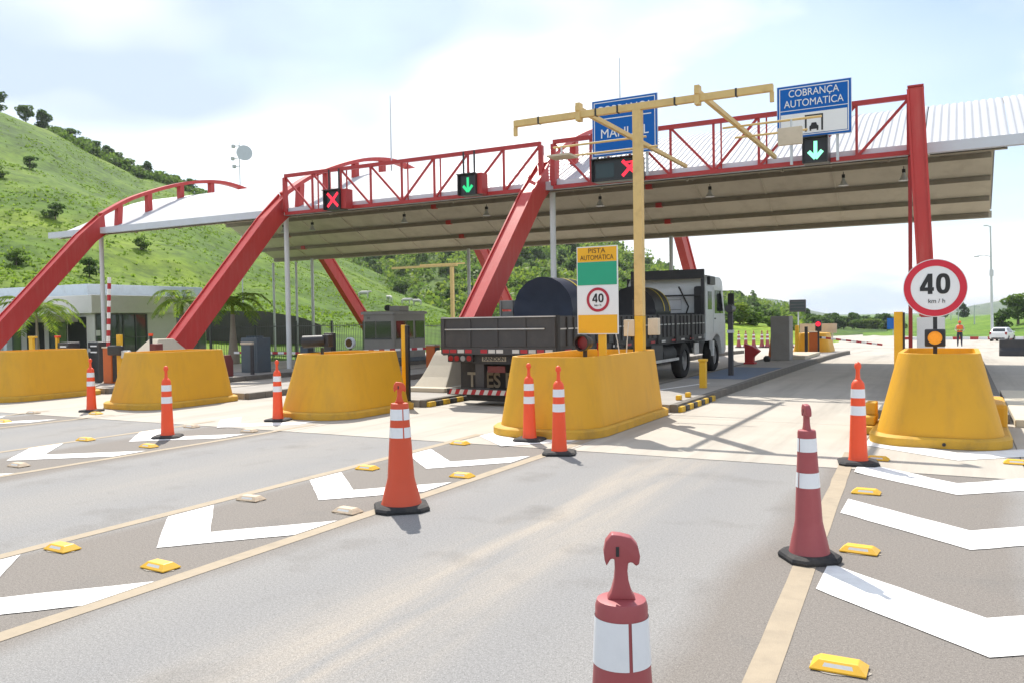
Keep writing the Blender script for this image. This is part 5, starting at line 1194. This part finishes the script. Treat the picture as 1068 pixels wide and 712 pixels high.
# ------------------------------------------------------------------ trees
def leaf_cloud(b, blobs, n, size, rg):
    tot = sum(r[3] * r[4] for r in blobs)
    for (x, y, z, rx, rz) in blobs:
        k = int(n * rx * rz / tot)
        for _ in range(k):
            while True:
                p = Vector((rg.uniform(-1, 1), rg.uniform(-1, 1), rg.uniform(-1, 1)))
                if .25 < p.length <= 1: break
            p = p.normalized() * (p.length ** .45); c = Vector((x + p.x * rx, y + p.y * rx, z + p.z * rz))
            e = Euler((rg.uniform(-.9, .9), rg.uniform(-.9, .9), rg.uniform(0, 6.28))).to_matrix(); s = size * rg.uniform(.6, 1.35)
            b.add([c + e @ Vector(q) for q in ((-s, -.1*s, 0), (-.2*s, -.55*s, .12*s), (s, 0, 0), (0, .6*s, .1*s))], [(0, 1, 2, 3)])
def tree(name, h, spread, seed, leafm, n=1100, size=.32, trunk=.10, dome=.62):
    rg = random.Random(seed); t = thing(name, '', 'tree', (0, 0, 0))
    tr = MB(); tr.path([(0, 0, -.8), (.05, 0, h * .2), (.1 * rg.uniform(-1, 1), .1, h * .45), (.2 * rg.uniform(-1, 1), 0, h * .75)], [.045 * h, .034 * h, .026 * h, .01 * h], 7)
    blobs = []
    for k in range(11):
        a = rg.uniform(0, 6.28); q = rg.uniform(.15, 1) * spread * .62; z = h * (trunk + (1 - trunk) * rg.uniform(.06, .85) * (1 - .25 * q / spread))
        c = (q * math.cos(a), q * math.sin(a), z, spread * rg.uniform(.30, .5), h * rg.uniform(.10, .19)); blobs.append(c)
        if k < 6: tr.path([(0, 0, h * .32), (c[0] * .5, c[1] * .5, (h * .3 + z) * .52), (c[0], c[1], z)], [.018 * h, .012 * h, .004 * h], 5)
    tr.build('trunk', 'bark', t)
    b = MB(); leaf_cloud(b, blobs, n, size, rg); b.build('crown', leafm, t); return t
PT = [tree('broadleaf_tree', 8, 4.0, 11, 'leaf_mid', 1500, .42), tree('broadleaf_tree', 10, 4.5, 12, 'leaf_dark', 1700, .48), tree('broadleaf_tree', 7, 3.6, 13, 'leaf_lite', 1300, .40),
      tree('slender_tree', 11, 3.2, 14, 'leaf_mid', 1200, .42, .25), tree('bush', 3.0, 2.2, 15, 'leaf_dark', 700, .26, .08), tree('bush', 2.4, 2.0, 16, 'leaf_mid', 650, .24, .08)]
used = [False] * len(PT)
def plant(k, x, y, z, sc, lb, grp):
    o = PT[k] if not used[k] else copy_tree(PT[k]); used[k] = True
    o.location = (x, y, z); o.rotation_euler = (0, 0, random.uniform(0, 6.28)); o.scale = (sc * random.uniform(.9, 1.15), sc * random.uniform(.9, 1.15), sc)
    o['label'] = lb; o['group'] = grp
    o['category'] = 'bush' if k > 3 else 'tree'; return o
def polar_plant(k, az, r, sc, f, lb, grp, dz=0): return plant(k, -r * math.sin(R(az)), r * math.cos(R(az)), f(az, r) + dz, sc, lb, grp)
# ridge of the grassy hill
for u, back, k, sc, lb in ((4, 1.0, 1, .75, 'small lone tree on the hill crest at the left picture edge'), (34, 1.0, 0, .85, 'left tree of the pair on the upper hill crest'), (50, 1.0, 1, .80, 'right tree of the pair on the upper hill crest'),
      (66, 1.01, 4, 1.3, 'bush on the crest just right of the upper tree pair'), (80, 1.0, 4, 1.5, 'first dark bush down the crest of the hill'), (94, 1.0, 5, 1.6, 'pale bush halfway down the crest of the hill'), (104, .99, 4, 1.4, 'dark bush left of the mid-crest trees'), (116, 1.0, 1, .62, 'left of the two mid-crest trees'), (127, 1.0, 0, .66, 'right of the two mid-crest trees'),
      (138, .97, 5, 1.7, 'pale bush below the mid-crest trees'), (150, 1.0, 0, .55, 'small round tree on the lower crest'), (160, .98, 1, .70, 'darkest tree on the lower crest above the left arch'), (172, .99, 5, 1.6, 'pale bush on the lower crest above the left arch'), (186, 1.0, 0, .62, 'last tree on the crest above the arch top'),
      (202, .99, 4, 1.5, 'dark bush seen through the left arch'), (150, .93, 5, 1.4, 'light bush a little below the lower crest')):
    az = az_of(u); rc = interp(az, [(30, 250), (42, 250), (49, 185), (60, 180), (100, 190)]) * back
    polar_plant(k, az, rc, sc * (.62 if k < 4 else .72), hill1, lb, 'trees along the hill crest', -.3)
for i, (u, y) in enumerate(((37, 178), (3, 187), (62, 232), (150, 262), (95, 290), (20, 280))):
    az = az_of(u); e = (326 + (1000 - u) * .0157 - y) / math.hypot(867, u - 534); r = 60
    while hill1(az, r) - 1.7 < e * r and r < 175: r += 1
    polar_plant(4 + i % 2, az, r, .55, hill1, ('dark' if i % 2 == 0 else 'light') + ' solitary shrub on the open grass slope, ' + ('near the upper tree pair', 'at the left edge below the crest', 'above the left arch', 'right of the left arch leg', 'above the white office', 'above the office at left')[i], 'shrubs on the grass slope')
# trees on the wooded hill
rg = random.Random(21); cnt = 0
for i in range(260):
    u = rg.uniform(345, 800); az = az_of(u); rc = interp(az, [(5, 330), (15, 300), (25, 270), (60, 300)]); r0 = interp(az, [(5, 190), (12, 130), (20, 105), (40, 120), (60, 180)])
    r = r0 + (rc - r0) * rg.uniform(.05, 1.02) ** .8
    if u > 600 and rg.random() < .35: continue
    k = rg.choice([0, 0, 1, 2, 2, 3, 0]); polar_plant(k, az, r, rg.uniform(.28, .60), hill2, ('mid green', 'dark', 'pale green', 'slender')[k] + ' tree among many on the wooded hill behind the truck', 'trees on the wooded hill', -.4)
# treeline beyond the plaza
rg = random.Random(5)
def line_tree(u, r, k, sc, lb, grp='treeline beyond the plaza'):
    az = az_of(u); x, y = -r * math.sin(R(az)), r * math.cos(R(az)); return plant(k, x, y, max(ground_z(x, y), hill2(az, r) if 4 < az < 60 else -9, verge(az, r) if 6 < az < 30 and 66 < r < 106 else -9) - .2, sc, lb, grp)
for u, r, k, sc, lb in ((752, 118, 1, .66, 'tall dark tree directly right of the truck cab'), (768, 120, 0, .66, 'dark round tree right of the truck cab'), (782, 118, 1, .56, 'dark broad tree above the bright bushes'), (797, 122, 1, .52, 'dark tree left of the pale slender one'), (808, 124, 2, .45, 'pale tree above the grey cabinet'), (818, 124, 3, .38, 'slender tree left of the message board'), (772, 95, 2, .40, 'bright yellow green young tree in front of the dark trees'), (783, 96, 5, .8, 'bright bush on the verge behind the far cones'), (764, 94, 5, .8, 'bright bush behind the black reader post'), (803, 98, 5, .6, 'bush left of the grey cabinet top'),
      (736, 118, 0, .7, 'tree just behind the cab roof')):
    line_tree(u, r, k, sc, lb)
for i in range(60):
    u = 822 + i * 2.1 + rg.uniform(-1.5, 1.5); line_tree(u, 205 + rg.uniform(-12, 25), rg.choice([0, 1, 1, 0, 2, 0]), rg.uniform(.28, .45), 'tree in the far continuous treeline at the end of the road', 'far treeline at the end of the road')
for u, r, k, sc, lb in ((1046, 150, 1, .42, 'small dark tree on the right embankment beside the street lamp'), (1062, 158, 0, .75, 'larger tree on the right embankment at the picture edge'), (1076, 160, 1, .7, 'tree on the right embankment beyond the picture edge'), (1005, 300, 1, .6, 'far tree left of the person on the verge'), (985, 320, 0, .6, 'far tree behind the round speed sign')):
    az = az_of(u); polar_plant(k, az, r, sc, lambda a, q: max(bank(a, q), -3.2), lb, 'trees on the right embankment', -.3)
# tall grass on the hill: one mass
rg = np.random.default_rng(4)
def grass_mass(name, n, azr, rr, f, hs, label, seed, m='blade'):
    v = []; fc = []
    for i in range(n):
        az = rg.uniform(*azr); r = rr[0] + (rr[1] - rr[0]) * rg.uniform(0, 1) ** 1.2; x, y = -r * math.sin(R(az)), r * math.cos(R(az))
        if r < interp(az, [(30, 80), (42, 60), (50, 57), (58, 54), (70, 62)]): continue
        if noise.noise(Vector((x / 9, y / 9, 1))) + rg.uniform(-.35, .35) < -.02: continue
        z = f(az, r) - .06; s = rg.uniform(*hs)
        for k in range(3):
            a = rg.uniform(0, 6.28); w = s * .7; dx, dy = math.cos(a) * w, math.sin(a) * w; o = len(v); lx, ly = rg.uniform(-1.1, 1.1, 2) * s
            v += [(x - dx, y - dy, z), (x + dx, y + dy, z), (x + dx * .4 + lx, y + dy * .4 + ly, z + s)]; fc.append((o, o + 1, o + 2))
    me = bpy.data.meshes.new(name); me.from_pydata(v, [], fc); me.materials.append(MT[m])
    o = bpy.data.objects.new(name, me); COL.objects.link(o); o['kind'] = 'stuff'; o['label'] = label; o['category'] = 'grass'
grass_mass('tall_grass', 40000, (30.5, 64), (52, 235), hill1, (.08, .26), 'tufts of tall grass covering the left hillside', 1)
# woodland mass and crest scrub: nobody could count these
def leaf_mass(name, centres, per, size, m, label):
    v = []; fc = []
    for (x, y, z, rx, rz) in centres:
        d = rg.normal(size=(per, 3)); d /= np.linalg.norm(d, axis=1)[:, None]; d *= rg.uniform(.3, 1, per)[:, None] ** .4
        P = np.array([x, y, z]) + d * np.array([rx, rx, rz])
        a = rg.normal(size=(per, 3)); a /= np.linalg.norm(a, axis=1)[:, None]; b_ = np.cross(a, rg.normal(size=(per, 3))); b_ /= np.linalg.norm(b_, axis=1)[:, None]
        s = (size * rg.uniform(.6, 1.3, per))[:, None]
        Q = np.stack([P - a * s, P - b_ * s * .6, P + a * s, P + b_ * s * .6], 1).reshape(-1, 3); o = len(v)
        v.extend(map(tuple, Q)); fc.extend((o + 4*i, o + 4*i + 1, o + 4*i + 2, o + 4*i + 3) for i in range(per))
    me = bpy.data.meshes.new(name); me.from_pydata(v, [], fc); me.materials.append(MT[m])
    o = bpy.data.objects.new(name, me); COL.objects.link(o); o['kind'] = 'stuff'; o['label'] = label; o['category'] = 'foliage'
for nm, m, n in (('woodland', 'leaf_mid', 420), ('woodland', 'leaf_lite', 420)):
    cs = []
    for i in range(n):
        u = rg.uniform(340, 830); az = az_of(u); rc = interp(az, [(5, 330), (15, 300), (25, 270), (60, 300)]); r0 = interp(az, [(5, 190), (12, 130), (20, 112), (40, 125), (60, 180)])
        r = r0 + (rc - r0) * rg.uniform(.03, 1.03); w = rg.uniform(1.6, 3.6); cs.append((-r * math.sin(R(az)), r * math.cos(R(az)), hill2(az, r) + w * .35, w, w * .75))
    leaf_mass(nm, cs, 70, .55, m, 'mass of ' + ('mid green' if m == 'leaf_mid' else 'yellow green') + ' scrub woodland on the hill behind the truck')
cs = []
for i in range(120):
    u = rg.uniform(62, 222); az = az_of(u); rc = interp(az, [(30, 250), (42, 250), (49, 185), (60, 180), (100, 190)]) * rg.uniform(.955, 1.005); w = rg.uniform(.8, 2.0)
    cs.append((-rc * math.sin(R(az)), rc * math.cos(R(az)), hill1(az, rc) + w * .3, w, w * .8))
leaf_mass('crest_scrub', cs, 90, .32, 'leaf_mid', 'band of low green scrub along the crest of the left hill')
# ------------------------------------------------------------------ cows on the slope
def cow(seed):
    t = thing('cow', '', 'cow', (0, 0, 0), 'white cows on the slope'); me = bpy.data.meshes.new('body')
    V = [(0, 0, 1.05), (.45, 0, 1.08), (.85, 0, 1.10), (-.5, 0, 1.08), (-.8, 0, 1.10), (1.1, 0, 1.25), (1.35, 0, 1.30), (1.58, 0, 1.12), (-.95, 0, .95), (-.98, 0, .55)]
    Rr = [.34, .33, .27, .34, .24, .16, .13, .08, .04, .03]; Ed = [(0, 1), (1, 2), (0, 3), (3, 4), (2, 5), (5, 6), (6, 7), (4, 8), (8, 9)]
    for (b_, x, s) in ((2, .75, 1), (2, .75, -1), (4, -.72, 1), (4, -.72, -1)):
        n = len(V); hind = x < 0
        V += [(x, s * .20, .72), (x + (-.10 if hind else .02), s * .20, .38), (x + (-.04 if hind else 0), s * .20, .04)]; Rr += [.12, .065, .05]; Ed += [(b_, n), (n, n + 1), (n + 1, n + 2)]
    for s in (1, -1):
        n = len(V); V.append((1.28, s * .22, 1.38)); Rr.append(.035); Ed.append((6, n))
    me.from_pydata(V, Ed, []); o = bpy.data.objects.new('body', me); COL.objects.link(o)
    md = o.modifiers.new('skin', 'SKIN'); sub = o.modifiers.new('sub', 'SUBSURF'); sub.levels = 1
    for i, r in enumerate(Rr): me.skin_vertices[0].data[i].radius = (r, r)
    me.skin_vertices[0].data[0].use_root = True
    dg = bpy.context.evaluated_depsgraph_get(); m2 = bpy.data.meshes.new_from_object(o.evaluated_get(dg)); bpy.data.objects.remove(o)
    m2.materials.clear(); m2.materials.append(MT['cow_white'])
    for p in m2.polygons: p.use_smooth = True
    b = bpy.data.objects.new('body', m2); COL.objects.link(b); b.parent = t; return t
cw = cow(1)
for i, (u, y, rz, lb) in enumerate(((380, 308, .4, 'leftmost white cow standing on the slope'), (407, 312, 2.6, 'white cow second from the left on the slope, largest'), (424, 315, .9, 'left cow of the close pair on the slope'), (436, 316, 3.4, 'rightmost white cow on the slope'))):
    az = az_of(u); e = (326 + (1000 - u) * .0157 - y) / math.hypot(867, u - 534); r = 70
    while hill1(az, r) - 1.7 < e * r - .5 and r < 240: r += .5
    c = cw if i == 0 else copy_tree(cw); c.location = (-r * math.sin(R(az)), r * math.cos(R(az)), hill1(az, r) - .03); c.rotation_euler = (0, 0, rz); c['label'] = lb; c.scale = (.72,)*3
# ------------------------------------------------------------------ lamp posts, poles, background gantry, dish mast
t = thing('overhead_gantry', 'thin cream gantry frame on the far side beneath the canopy, left of the red leg', 'gantry', (-28.4, 45, road_z(45)))
MB().bar((-28.5, 45, road_z(45) - .1), (-28.5, 45, 5.1), .2, .2).build('pole', 'gantry_cream', t); MB().bar((-33.2, 45, 5.2), (-28.1, 45, 5.2), .12, .14).build('beam', 'gantry_cream', t); MB().bar((-31, 45.1, 5.3), (-30, 49, 5.6), .1, .1).build('arm', 'gantry_cream', t)
t = thing('street_lamp', 'tall street lamp with two arms on the right verge', 'lamp post', (3.1, 103.5, road_z(103)))
MB().path([(3.15, 103.5, -1.8), (2.95, 103.5, 10.9)], [.16, .08], 8).build('column', 'galv', t, smooth=50)
MB().path([(3.0, 103.5, 7.6), (2.4, 103.4, 7.8), (1.7, 103.4, 7.75)], .05, 6).build('arm', 'galv', t); MB().box(1.4, 1.9, 103.3, 103.5, 7.6, 7.75).build('lantern', 'galv', t, bevel=.03)
MB().path([(2.96, 103.5, 10.8), (2.6, 103.5, 11.0)], .05, 6).build('arm', 'galv', t); MB().box(2.3, 2.7, 103.4, 103.6, 10.9, 11.02).build('lantern', 'galv', t, bevel=.03); MB().box(2.85, 3.25, 103.2, 103.4, 5.5, 6.2).build('control_box', 'galv', t)
for i, (x, y, h, lb) in enumerate(((2.4, 172, 5.6, 'nearest power pole with cross arm right of the person'), (-.2, 215, 5.8, 'middle power pole of the far row'), (-2.0, 255, 6.4, 'farthest power pole of the far row, by the speed sign'))):
    t = thing('power_pole', lb, 'pole', (x, y, -3)); z = road_z(y) - .4
    MB().path([(x, y, z), (x, y, z + h)], [.14, .10], 7).build('pole', 'galv', t); MB().bar((x - .9, y, z + h - .35), (x + .9, y, z + h - .35), .1, .1).build('cross_arm', 'galv', t)
t = thing('dish_mast', 'thin pale mast with a round grey dish and small antennas above the left roof', 'antenna', (-47.2, 45.3, .8))
MB().path([(-47.2, 45.3, .6), (-47.2, 45.3, 15.2)], [.05, .03], 6).build('mast', 'roof_white', t)
b = MB(); d = Vector((.74, -.64, .1)).normalized(); c = Vector((-46.9, 45.5, 14.35)); b.tube(c - d * .1, c + d * .12, .50, .58, 20); b.build('dish', 'dish_grey', t, smooth=40)
for z, w in ((14.9, .5), (14.0, .6), (13.4, .45)): MB().bar((-47.2 - w, 45.2, z), (-47.2 + .1, 45.3, z), .05, .05).build('side_arm', 'roof_white', t); MB().box(-47.3 - w, -47.2 - w + .1, 45.1, 45.3, z - .12, z + .12).build('small_antenna', 'roof_white', t)
# right verge: red and white kerb, dark plastic barrier, car, sign
t = thing('striped_kerb', 'low red and white striped kerb along the far right verge', 'kerb', (4, 112, -1.7))
for i in range(26):
    a = (-7 + i * .9, 110.5 + .05 * i); z = road_z(110)
    MB().box(a[0], a[0] + .86, a[1], a[1] + .3, z - .05, z + .34).build('kerb_block', 'tape_red' if i % 2 else 'sign_white', t)
t = thing('plastic_barrier', 'dark plastic road barrier at the right picture edge', 'barrier', (2.1, 39.0, road_z(39)))
z = road_z(39)
for i in range(2):
    b = MB(); b.prism([(38.75, z), (39.25, z), (39.2, z + .22), (39.08, z + .35), (39.05, z + .66), (38.95, z + .66), (38.92, z + .35), (38.8, z + .22)], 'x', 1.42 + i * 1.3, 2.66 + i * 1.3); b.build('barrier_segment', 'dark_panel', t, bevel=.02)
t = thing('direction_sign', 'far small blue road sign before the treeline left of the speed sign', 'sign', (-10, 150, road_z(150)))
MB().box(-10.5, -8.9, 150, 150.1, -.9, .9).build('panel', 'sign_blue', t); MB().tube((-9.6, 150.15, road_z(150) - .1), (-9.6, 150.15, .8), .06).build('post', 'galv', t)
def car(loc, rz, lb):
    t = thing('parked_car', lb, 'car', (0, 0, 0)); secs = []
    prof = [(-2.0, .35, .62, .62), (-1.95, .30, .95, .80), (-1.75, .26, 1.02, .84), (-1.45, .26, 1.38, .84), (-.9, .26, 1.47, .84), (.1, .26, 1.45, .84), (.75, .26, 1.08, .84), (1.0, .26, .95, .83), (1.7, .28, .82, .78), (2.0, .36, .62, .66)]
    rings = []
    for y, z0, z1, w in prof:
        k = .74 if z1 > 1.2 else .93; zb = min(.88, (z0 + z1) / 2 + .18)
        rings.append([(-w * .9, y, z0), (w * .9, y, z0), (w, y, z0 + .12), (w, y, zb), (w * k, y, z1 - .04), (w * k * .9, y, z1), (-w * k * .9, y, z1), (-w * k, y, z1 - .04), (-w, y, zb), (-w, y, z0 + .12)])
    MB().loft(rings).build('body', 'car_white', t, smooth=35)
    MB().add([(-.60, -1.762, 1.03), (.60, -1.762, 1.03), (.54, -1.475, 1.36), (-.54, -1.475, 1.36)], [(0, 1, 2, 3)]).build('rear_window', 'glass_dark', t)
    for s in (-1, 1):
        MB().add([(s * .825, -1.3, .93), (s * .825, .55, .93), (s * .68, .05, 1.36), (s * .68, -1.15, 1.38)], [(0, 1, 2, 3)]).build('side_window', 'glass_dark', t)
        MB().box(s * .72 - .09, s * .72 + .09, -1.975, -1.85, .72, 1.0).build('tail_light', 'lamp_red', t)
        MB().box(s * .95 - .08, s * .95 + .08, .45, .6, .92, 1.05).build('mirror', 'car_white', t)
        for y in (-1.25, 1.25):
            w = MB().tube((s * .68, y, .30), (s * .87, y, .30), .30, n=18).build('wheel', 'tyre', t, smooth=40); MB().tube((s * .872, y, .30), (s * .885, y, .30), .19, n=14).build('rim', 'rim', w)
    MB().box(-.25, .25, -2.03, -2.002, .58, .70).build('licence_plate', 'sign_white', t); MB().box(-.6, .6, -2.0, -1.9, .30, .42).build('bumper', 'dark_panel', t)
    t.location = loc; t.rotation_euler = (0, 0, rz)
car((4.0, 101.5, road_z(101)), R(-14), 'white hatchback driving away on the far right beyond the barrier')
car((8.4, 100, road_z(100)), R(-14), 'white car mostly out of the picture at the right edge')
# person
t = thing('person', 'person in orange vest and dark trousers standing far off beside the speed sign', 'person', (.02, 64.7, road_z(64.7)))
V = {'pelvis': (0, 0, .95, .125), 'waist': (0, 0, 1.10, .12), 'chest': (0, .01, 1.30, .145), 'shoul': (0, .01, 1.42, .10), 'neck': (0, .0, 1.50, .052), 'head': (0, -.01, 1.60, .088), 'crown': (0, 0, 1.69, .075)}
E_ = [('pelvis', 'waist'), ('waist', 'chest'), ('chest', 'shoul'), ('shoul', 'neck'), ('neck', 'head'), ('head', 'crown')]
for s, n in ((1, 'r'), (-1, 'l')):
    V.update({'hip' + n: (s*.095, 0, .88, .10), 'kn' + n: (s*.11, -.02, .48, .068), 'an' + n: (s*.12, .01, .09, .045), 'to' + n: (s*.13, -.14, .04, .04),
              'sh' + n: (s*.19, .01, 1.40, .062), 'el' + n: (s*.27, .02, 1.12, .046), 'wr' + n: (s*.16, -.20, 1.06, .034), 'pa' + n: (s*.10, -.26, 1.09, .036)})
    E_ += [('pelvis', 'hip' + n), ('hip' + n, 'kn' + n), ('kn' + n, 'an' + n), ('an' + n, 'to' + n), ('shoul', 'sh' + n), ('sh' + n, 'el' + n), ('el' + n, 'wr' + n), ('wr' + n, 'pa' + n)]
    for k in range(5):
        nm = 'f%s%d' % (n, k); V[nm] = (s * (.05 + .012 * (k == 4)), -.29 - .012 * abs(k - 1.5), 1.06 + .022 * k, .010); E_.append(('pa' + n, nm))
ks = list(V); me = bpy.data.meshes.new('body'); me.from_pydata([V[k][:3] for k in ks], [(ks.index(a), ks.index(c)) for a, c in E_], [])
o = bpy.data.objects.new('body', me); COL.objects.link(o); o.modifiers.new('s', 'SKIN'); sb = o.modifiers.new('u', 'SUBSURF'); sb.levels = 2
for i, k in enumerate(ks): me.skin_vertices[0].data[i].radius = (V[k][3],) * 2
me.skin_vertices[0].data[0].use_root = True
m2 = bpy.data.meshes.new_from_object(o.evaluated_get(bpy.context.evaluated_depsgraph_get())); bpy.data.objects.remove(o)
m2.materials.clear()
for k in ('trousers', 'shirt', 'skin_tone', 'black_metal'): m2.materials.append(MT[k])
for p in m2.polygons:
    c = p.center; p.use_smooth = True
    p.material_index = 3 if c.z < .085 else 0 if c.z < 1.0 and abs(c.x) < .22 and c.y > -.17 else 2 if (c.z > 1.49 or c.y < -.19) else 1
o = bpy.data.objects.new('body', m2); COL.objects.link(o); o.parent = t
ell = lambda a, c, z, oy=0: [(a * math.cos(2*math.pi*j/20), oy + c * math.sin(2*math.pi*j/20), z) for j in range(20)]
def local(b, name, m): 
    oo = bpy.data.objects.new(name, b.mesh(name, [m], smooth=50)); COL.objects.link(oo); oo.parent = t; return oo
local(MB().loft([ell(.165, .155, .98), ell(.165, .15, 1.12), ell(.19, .175, 1.30), ell(.20, .14, 1.42), ell(.10, .09, 1.47)], caps=False), 'vest', 'vest_orange')
local(MB().loft([ell(.172, .162, 1.10), ell(.180, .168, 1.17)], caps=False), 'reflective_stripe', 'vest_lime')
local(MB().loft([ell(.096, .102, 1.615), ell(.10, .106, 1.66), ell(.075, .08, 1.735), ell(.02, .02, 1.755)]), 'cap', 'vest_orange')
# ------------------------------------------------------------------ haze
hz = MB().box(-3900, 3900, -60, 3900, -45, 130).build('haze', 'galv'); hz['kind'] = 'stuff'
def haze_mat():
    m = bpy.data.materials.new('haze_air'); m.use_nodes = True; N = m.node_tree.nodes; N.clear()
    out = N.new('ShaderNodeOutputMaterial'); v = N.new('ShaderNodeVolumePrincipled')
    v.inputs['Color'].default_value = (0.86, 0.92, 1.0, 1); v.inputs['Density'].default_value = 0.0002; v.inputs['Anisotropy'].default_value = 0.3
    m.node_tree.links.new(v.outputs[0], out.inputs['Volume']); return m
hz.data.materials.clear(); hz.data.materials.append(haze_mat())
